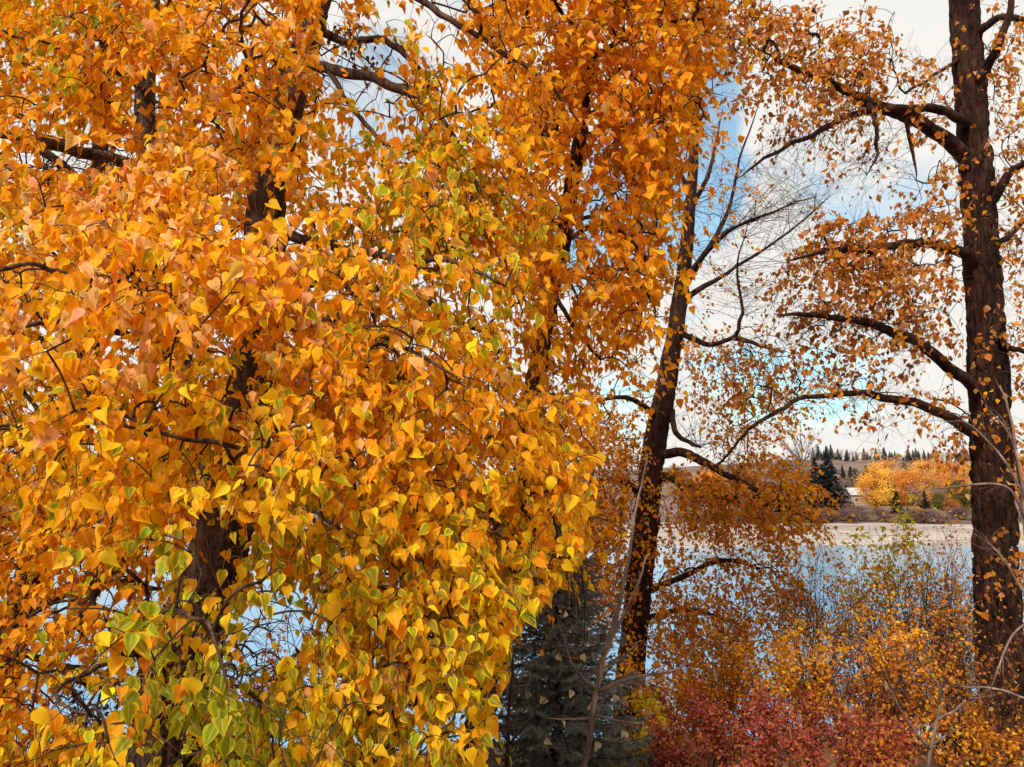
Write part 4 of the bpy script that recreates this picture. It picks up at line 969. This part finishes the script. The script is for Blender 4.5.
# ------------------------------------------------------------------ far bank: trees, house
M_FAR = leaf_mat('far_leaves', trans=.25, rough=.7, spec=.1, veins=False)
def loose_cards(C, size, e, mc, g, thin=1.0):
    n = len(C)
    a = nrm(g.normal(0, 1, (n, 3))); b_ = nrm(np.cross(a, g.normal(0, 1, (n, 3)))); s_ = size[:, None]
    V = np.stack([C - a * s_, C - b_ * s_ * .7 * thin, C + a * s_, C + b_ * s_ * .7 * thin], 1).reshape(-1, 3)
    c4 = lambda c: np.repeat(c, 4, 0)
    return V, np.arange(4 * n).reshape(-1, 4), {'edge_colour': c4(e), 'mid_colour': c4(mc), 'blade': np.tile([[.5, .5]], (4 * n, 1))}
def far_broadleaf(name, H, wid, e, seed, ncard=8500, trunk_m=M_TWIG, first=.16):
    g = np.random.default_rng(seed)
    root = empty(name, (0, 0, 0))
    b = Bag(); P = catmull(np.array([[0, 0, -.3], [g.normal(0, .1), 0, H * .35], [g.normal(0, .25), 0, H * .9]]), 5); b.tube(P, np.linspace(.022 * H, .003 * H, len(P)), 7, .06, seed)
    mesh_obj('trunk', [b.part(trunk_m)], root)
    cl, wood = [], Bag()
    for i in range(26):
        z = H * (first + (.96 - first) * g.random() ** .9); rmax = wid / 2 * math.sin(math.pi * min(1, ((z / H - first) / (1 - first)) * .82 + .16)) ** .7
        a = g.uniform(0, 6.3); r = rmax * math.sqrt(g.random()) * .85
        c = np.array([r * math.cos(a), r * math.sin(a), z]); cl.append(c)
        p0 = np.array([0, 0, max(z - r * .9 - .05 * H, H * .12)]); wood.tube(np.array([p0, (p0 + c) / 2 + [0, 0, .02 * H], c]), [.006 * H, .004 * H, .0015 * H], 4)
    cl = np.array(cl); i = g.integers(0, len(cl), ncard); r = g.normal(0, 1, (ncard, 3)) * [.085 * wid + .3, .085 * wid + .3, .06 * H]
    C = cl[i] + r; C[:, 2] = np.maximum(C[:, 2], .08 * H)
    tone = g.normal(1, .22, (len(cl), 1)).clip(.5, 1.5)[i] * g.normal(1, .08, (ncard, 1)); hue = 1 + g.normal(0, .1, (ncard, 3))
    col = (np.array([e]) * tone * hue).clip(.004, .95)
    V, F, at = loose_cards(C, g.uniform(.11, .22, ncard), col, col, g)
    mesh_obj('crown', [wood.part(trunk_m), (V, F, M_FAR, at)], root)
    return root
def far_bare(name, H, wid, e, seed, n=2600):
    g = np.random.default_rng(seed); root = empty(name, (0, 0, 0))
    b = Bag(); P = catmull(np.array([[0, 0, -.3], [.1, 0, H * .4], [0, .1, H * .85]]), 5); b.tube(P, np.linspace(.02 * H, .003 * H, len(P)), 6)
    mesh_obj('trunk', [b.part(M_PALEFAR)], root)
    w_ = Bag(); tips = []
    for i in range(46):
        z0 = H * g.uniform(.2, .8); a = g.uniform(0, 6.3); l = wid * .5 * g.uniform(.5, 1.1) * (1.15 - .6 * z0 / H)
        p0 = np.array([0, 0, z0]); p1 = p0 + np.array([l * math.cos(a), l * math.sin(a), l * g.uniform(.5, 1.2)])
        w_.tube(np.array([p0, (p0 + p1) / 2 + g.normal(0, .1, 3), p1]), [.006 * H, .004 * H, .002 * H], 3); tips += [p0 + (p1 - p0) * q for q in (.4, .6, .8, 1)]
    tips = np.array(tips); i = g.integers(0, len(tips), n); A = tips[i]; v = nrm(nrm(A - [0, 0, H * .25]) + g.normal(0, .45, (n, 3))) * g.uniform(.3, 1.1, (n, 1)) * H * .08
    wv = nrm(np.cross(v, g.normal(0, 1, (n, 3)))) * .022
    V = np.stack([A - wv, A + wv, A + v], 1).reshape(-1, 3); c = np.repeat(np.array([e]) * g.normal(1, .2, (n, 1)).clip(.5, 1.6), 3, 0)
    mesh_obj('crown', [w_.part(M_PALEFAR), (V, np.arange(3 * n).reshape(-1, 3), M_FAR, {'edge_colour': c, 'mid_colour': c, 'blade': np.zeros((3 * n, 2))})], root)
    return root
def far_conifer(name, H, wid, e, seed):
    g = np.random.default_rng(seed); root = empty(name, (0, 0, 0))
    b = Bag(); b.tube(np.array([[0, 0, -.3], [0, 0, H * .5], [0, 0, H]]), [.02 * H, .012 * H, .002 * H], 6); mesh_obj('trunk', [b.part(M_DARK)], root)
    C, Sz = [], []
    for z in np.linspace(.06 * H, .985 * H, 34):
        r = wid / 2 * (1 - z / H) ** .85 + .05
        for j in range(int(7 + 9 * (1 - z / H))):
            a = g.uniform(0, 6.3); l = r * g.uniform(.55, 1.12)
            for q in (.35, .6, .8, 1): C.append([l * q * math.cos(a), l * q * math.sin(a), z - .28 * l * q + g.normal(0, .04)]); Sz.append(.06 * H * .3 + .10 * r)
    C = np.array(C) ; n = len(C); col = (np.array([e]) * g.normal(1, .25, (n, 1)).clip(.4, 1.8))
    V, F, at = loose_cards(C, np.array(Sz), col, col, g, .6)
    mesh_obj('crown', [(V, F, M_FAR, at)], root)
    return root
M_PALEFAR = plain('far_grey_bark', (.13, .10, .095), (.26, .20, .19), 2)
def clone(o):
    r = o.copy(); COL.objects.link(r)
    for ch in o.children:
        c = ch.copy(); COL.objects.link(c); c.parent = r
    return r
used = set()
def plant(proto, px, py_top, d, H0, label, cat, group, sx=1.0, rot=None, i=0):
    top = U(px, py_top, d); x, y = float(top[0]), float(top[1]); z = far_z(x, y)
    o = proto if proto.name not in used else clone(proto)
    used.add(proto.name)
    s_ = max(.2, (float(top[2]) - z) / H0)
    o.location = (x, y, z - .05); o.scale = (s_ * sx, s_ * sx, s_); o.rotation_euler = (0, 0, (i * 2.4) % 6.28 if rot is None else rot)
    tag(o, label, cat, group)
    return o
YEL = far_broadleaf('poplar_tree', 12, 9, (.80, .42, .06), 901); YEL2 = far_broadleaf('poplar_tree', 12, 10, (.66, .27, .05), 902); YEL3 = far_broadleaf('poplar_tree', 12, 9, (.70, .36, .12), 903)
RUS = far_broadleaf('rusty_tree', 10, 9, (.45, .17, .05), 904); OLI = far_broadleaf('olive_tree', 10, 8, (.16, .14, .04), 905); PUR = far_broadleaf('brown_shrub', 5, 6, (.22, .13, .115), 906, 1500, first=.05)
DRY = far_broadleaf('tan_shrub', 5, 6, (.36, .25, .16), 913, 1500, first=.05)
BAR = far_bare('bare_tree', 12, 9, (.30, .22, .20), 907); BAR2 = far_bare('bare_tree', 12, 8, (.34, .25, .23), 908)
CON = far_conifer('conifer_tree', 13, 7.5, (.020, .023, .019), 909); CON2 = far_conifer('conifer_tree', 13, 6.2, (.026, .027, .024), 910)
FB = 'trees on the far bank'
lst = [
 (YEL, 874, 464, 176, 12, 'bright yellow round crowned tree right of the small far house', 'tree', .85),
 (YEL2, 905, 468, 190, 12, 'golden tree next to the bright yellow one on the far bank', 'tree', .85),
 (YEL3, 930, 459, 200, 12, 'tall pale orange tree in the middle of the far yellow row', 'tree', .8),
 (YEL2, 957, 474, 190, 12, 'orange tree at the right of the far yellow row beside the trunk', 'tree', .9),
 (YEL, 982, 478, 186, 12, 'yellow tree on the far bank just behind the right trunk', 'tree', 1.2),
 (YEL3, 1016, 455, 190, 12, 'yellow tree on the far bank right of the right trunk', 'tree', 1.1),
 (YEL, 1050, 462, 190, 12, 'yellow tree on the far bank at the frame edge', 'tree', 1.1),
 (YEL3, 889, 459, 222, 12, 'tall pale gold tree behind the gap right of the brightest yellow tree', 'tree', .9),
 (YEL, 918, 462, 218, 12, 'yellow tree standing behind the golden and the pale orange ones', 'tree', .9),
 (YEL2, 945, 460, 220, 12, 'rust orange tree behind the middle of the far yellow row', 'tree', .95),
 (YEL, 968, 464, 216, 12, 'bright gold tree behind the right end of the far yellow row', 'tree', 1.0),
 (YEL3, 842, 476, 215, 12, 'pale gold tree glimpsed between the house and the tall conifers', 'tree', .8),
 (OLI, 958, 482, 178, 10, 'olive green bushy tree in front of the far orange trees', 'tree', 1.1),
 (RUS, 950, 500, 174, 10, 'low rust red tree in front of the olive one on the far bank', 'tree', 1.5),
 (OLI, 938, 494, 176, 10, 'small dark olive tree left of the larger olive tree', 'tree', 1.1),
 (CON, 895, 485, 176, 13, 'dark conifer standing right in front of the bright yellow tree', 'conifer', .9),
 (CON2, 924, 488, 176, 13, 'dark conifer between the golden and olive trees on the far bank', 'conifer', 1.0),
 (CON, 826, 452, 164, 13, 'tallest dark conifer at the left end of the far bank opening', 'conifer', 1.5),
 (CON2, 814, 457, 165, 13, 'dark conifer just left of the tallest far conifer', 'conifer', 1.2),
 (CON, 819, 474, 162, 13, 'lower dark conifer in front of the tallest far conifer', 'conifer', 1.4),
 (CON2, 842, 465, 205, 13, 'slim dark conifer behind the small far house', 'conifer', 1.0),
 (CON, 850, 466, 208, 13, 'dark conifer right of the slim one behind the far house', 'conifer', 1.0),
 (CON, 858, 474, 205, 13, 'short dark conifer above the roof of the far house', 'conifer', 1.3),
 (BAR, 800, 425, 175, 12, 'tall pale leafless tree rising above the far left shore', 'tree', .95),
 (BAR2, 785, 455, 178, 12, 'greyish leafless tree at the left of the far shore', 'tree', 1.4),
 (BAR, 806, 462, 174, 12, 'shorter leafless tree beneath the tall pale one', 'tree', 1.4),
 (BAR2, 838, 478, 178, 12, 'leafless purple grey tree left of the far house', 'tree', 1.5),
 (BAR2, 862, 480, 190, 12, 'leafless tree beside the far house wall', 'tree', 1.2),
 (CON, 832, 464, 186, 13, 'dark conifer overlapping the right flank of the tallest far conifer', 'conifer', 1.1),
 (BAR, 846, 474, 196, 12, 'leafless grey tree behind the roof of the far house', 'tree', 1.5),
 (BAR2, 822, 488, 166, 12, 'leafless brownish tree in front of the dark far conifers', 'tree', 1.7),
 (BAR, 915, 482, 180, 12, 'thin leafless tree between two far conifers', 'tree', 1.0),
 (BAR2, 938, 486, 178, 12, 'leafless grey tree before the far orange row', 'tree', 1.2),
 (PUR, 846, 503, 160, 5, 'brown leafless bush at the water side of the far house', 'bush', 1.4),
 (PUR, 862, 506, 158, 5, 'brown bush below the far bright yellow tree', 'bush', 1.3),
 (PUR, 880, 509, 158, 5, 'dull brown bush at the top of the far beach under the conifer', 'bush', 1.4),
 (PUR, 905, 511, 160, 5, 'low purple brown bush on the far beach edge, middle', 'bush', 1.6),
 (PUR, 930, 509, 158, 5, 'low purple brown bush on the far beach below the olive trees', 'bush', 1.7),
 (PUR, 955, 507, 158, 5, 'purple brown bush on the far beach left of the right trunk', 'bush', 1.7),
 (PUR, 985, 507, 158, 5, 'purple brown bush on the far beach behind the right trunk', 'bush', 1.7),
 (PUR, 825, 509, 156, 5, 'brown bush below the dark far conifers', 'bush', 1.6),
 (PUR, 800, 511, 156, 5, 'brown bush on the far shore under the pale leafless tree', 'bush', 1.7),
 (PUR, 770, 511, 156, 5, 'brown bush on the far shore at the left of the leafless trees', 'bush', 1.9),
 (PUR, 730, 515, 156, 5, 'brown bush on the far shore seen under the drooping limbs', 'bush', 1.9),
 (PUR, 690, 515, 156, 5, 'grey brown bush on the far shore right of the centre trunk', 'bush', 1.9),
 (CON2, 683, 495, 176, 13, 'small dark conifer on the far shore beside the centre trunk', 'conifer', 1.4),
 (RUS, 745, 470, 180, 10, 'rusty tree on the far bank behind the drooping orange limbs', 'tree', 1.2),
 (YEL2, 710, 468, 186, 12, 'golden far tree behind the limbs right of the centre trunk', 'tree', 1.1),
]
for i, (pr, px, pt, d, H0, lab, cat, sx_) in enumerate(lst):
    plant(pr, px, pt, d, H0, lab, cat, FB, sx_, i=i)
g = np.random.default_rng(75)
for i in range(30):
    tan = i % 3 == 1
    plant(DRY if tan else PUR, 690 + i * 11.2 + g.normal(0, 3), 511 + g.normal(0, 3.4), g.uniform(151, 160), 5, 'low tan bush in the row along the top of the far beach' if tan else 'low brown bush in the row along the top of the far beach', 'bush', 'low bushes along the far beach', g.uniform(1.3, 2.8), i=i)
for i in range(16):
    pr = (BAR, BAR2)[i % 2]
    plant(pr, 770 + i * 14.5 + g.normal(0, 3), 474 + g.normal(0, 3.5), g.uniform(212, 235), 12, 'leafless grey tree in the belt behind the far yellow trees', 'tree', 'leafless trees behind the far yellow row', g.uniform(1.4, 2.0), i=i)
for i in range(13):
    pr = (CON, CON2)[i % 2]
    plant(pr, 812 + i * 14 + g.normal(0, 4), 470 + g.normal(0, 4), g.uniform(214, 240), 13, 'dark conifer in the belt behind the far yellow trees', 'conifer', 'conifers behind the far yellow row', g.uniform(.9, 1.3), i=i)
for i in range(26):
    pr, H0 = ((BAR, 12), (CON2, 13), (PUR, 5), (BAR2, 12))[i % 4]
    d = g.uniform(300, 420); px = g.uniform(800, 985); base = U(px, 400, d); zz = far_z(float(base[0]), float(base[1])); py = PX(np.array([base[0], base[1], zz]))[1]
    plant(pr, px, py - g.uniform(5, 11) * (1 if H0 > 5 else .5), d, H0, {12: 'small leafless tree scattered on the brown far slope', 13: 'small dark conifer scattered on the brown far slope', 5: 'small brown bush scattered on the far slope'}[H0], {12: 'tree', 13: 'conifer', 5: 'bush'}[H0], 'growth scattered on the far slope', g.uniform(1.1, 1.7), i=i)
RC = far_conifer('ridge_conifer', 9, 4.6, (.05, .05, .05), 911); RB = far_broadleaf('ridge_tree', 8, 6, (.42, .27, .18), 912, 500)
g = np.random.default_rng(74)
for i in range(84):
    px = 812 + i * 2.35 + g.normal(0, 1.2); d = g.uniform(425, 470)
    con = g.random() < .6
    hpx = g.uniform(7, 16) if con else g.uniform(7, 12)
    x = float(U(px, 460, d)[0]); y = float(U(px, 460, d)[1]); z = far_z(x, y)
    o = RC if con else RB
    o = o if o.name not in used else clone(o)
    used.add((RC if con else RB).name)
    s_ = hpx * d / FPX / (9 if con else 8)
    o.location = (x, y, z - .3); o.scale = (s_ * (1.15 if con else 1), s_ * (1.15 if con else 1), s_); o.rotation_euler = (0, 0, i * 1.7)
    tag(o, 'tiny dark conifer in the row along the far ridge' if con else 'tiny pale brown tree in the row along the far ridge', 'conifer' if con else 'tree', 'trees along the far ridge')

# small house on the far bank
def box(x0, x1, y0, y1, z0, z1):
    V = np.array([[x, y, z] for x in (x0, x1) for y in (y0, y1) for z in (z0, z1)], float)
    return V, np.array([[0, 1, 3, 2], [4, 6, 7, 5], [0, 4, 5, 1], [2, 3, 7, 6], [0, 2, 6, 4], [1, 5, 7, 3]])
h = U(858, 500, 186); hx, hy = float(h[0]), float(h[1]); hz = far_z(hx, hy)
hr = tag(empty('house', (hx, hy, hz)), 'small beige house with a pale grey roof among the far trees', 'house')
M_WALL = plain('house_wall', (.36, .26, .20), (.44, .33, .26), 1); M_ROOF = plain('house_roof', (.42, .41, .42), (.58, .57, .58), 1); M_GLASS = plain('house_glass', (.03, .035, .04), (.05, .055, .06), 1, .1); M_WHITE = plain('house_trim', (.6, .58, .55), (.7, .68, .65), 1)
hh = 1.2 + float(U(858, 493, 186)[2]) - hz - 1.6
V, F = box(-2.4, 2.4, -2, 2, -.5, hh); mesh_obj('wall', [(V, F, M_WALL, None)], hr, smooth=False)
V = np.array([[-2.8, -2.4, hh - .1], [2.8, -2.4, hh - .1], [2.8, 0, hh + 1.5], [-2.8, 0, hh + 1.5], [-2.8, 2.4, hh - .1], [2.8, 2.4, hh - .1], [-2.8, -2.4, hh + .05], [2.8, -2.4, hh + .05], [2.8, 0, hh + 1.68], [-2.8, 0, hh + 1.68], [-2.8, 2.4, hh + .05], [2.8, 2.4, hh + .05]])
F = np.array([[6, 7, 8, 9], [9, 8, 11, 10], [0, 3, 2, 1], [3, 4, 5, 2], [0, 1, 7, 6], [5, 4, 10, 11]]); F2 = np.array([[0, 6, 9, 3], [3, 9, 10, 4], [1, 2, 8, 7], [2, 5, 11, 8]])
mesh_obj('roof', [(V, np.concatenate([F, F2]), M_ROOF, None)], hr, smooth=False)
for xx in (-1.2, 1.2):
    V, F = box(xx - .5, xx + .5, -2.06, -1.99, hh - 1.6, hh - .6); fo = mesh_obj('window', [(V, F, M_WHITE, None)], hr, smooth=False)
    V, F = box(xx - .4, xx + .4, -2.09, -2.065, hh - 1.5, hh - .7); mesh_obj('pane', [(V, F, M_GLASS, None)], fo, smooth=False)
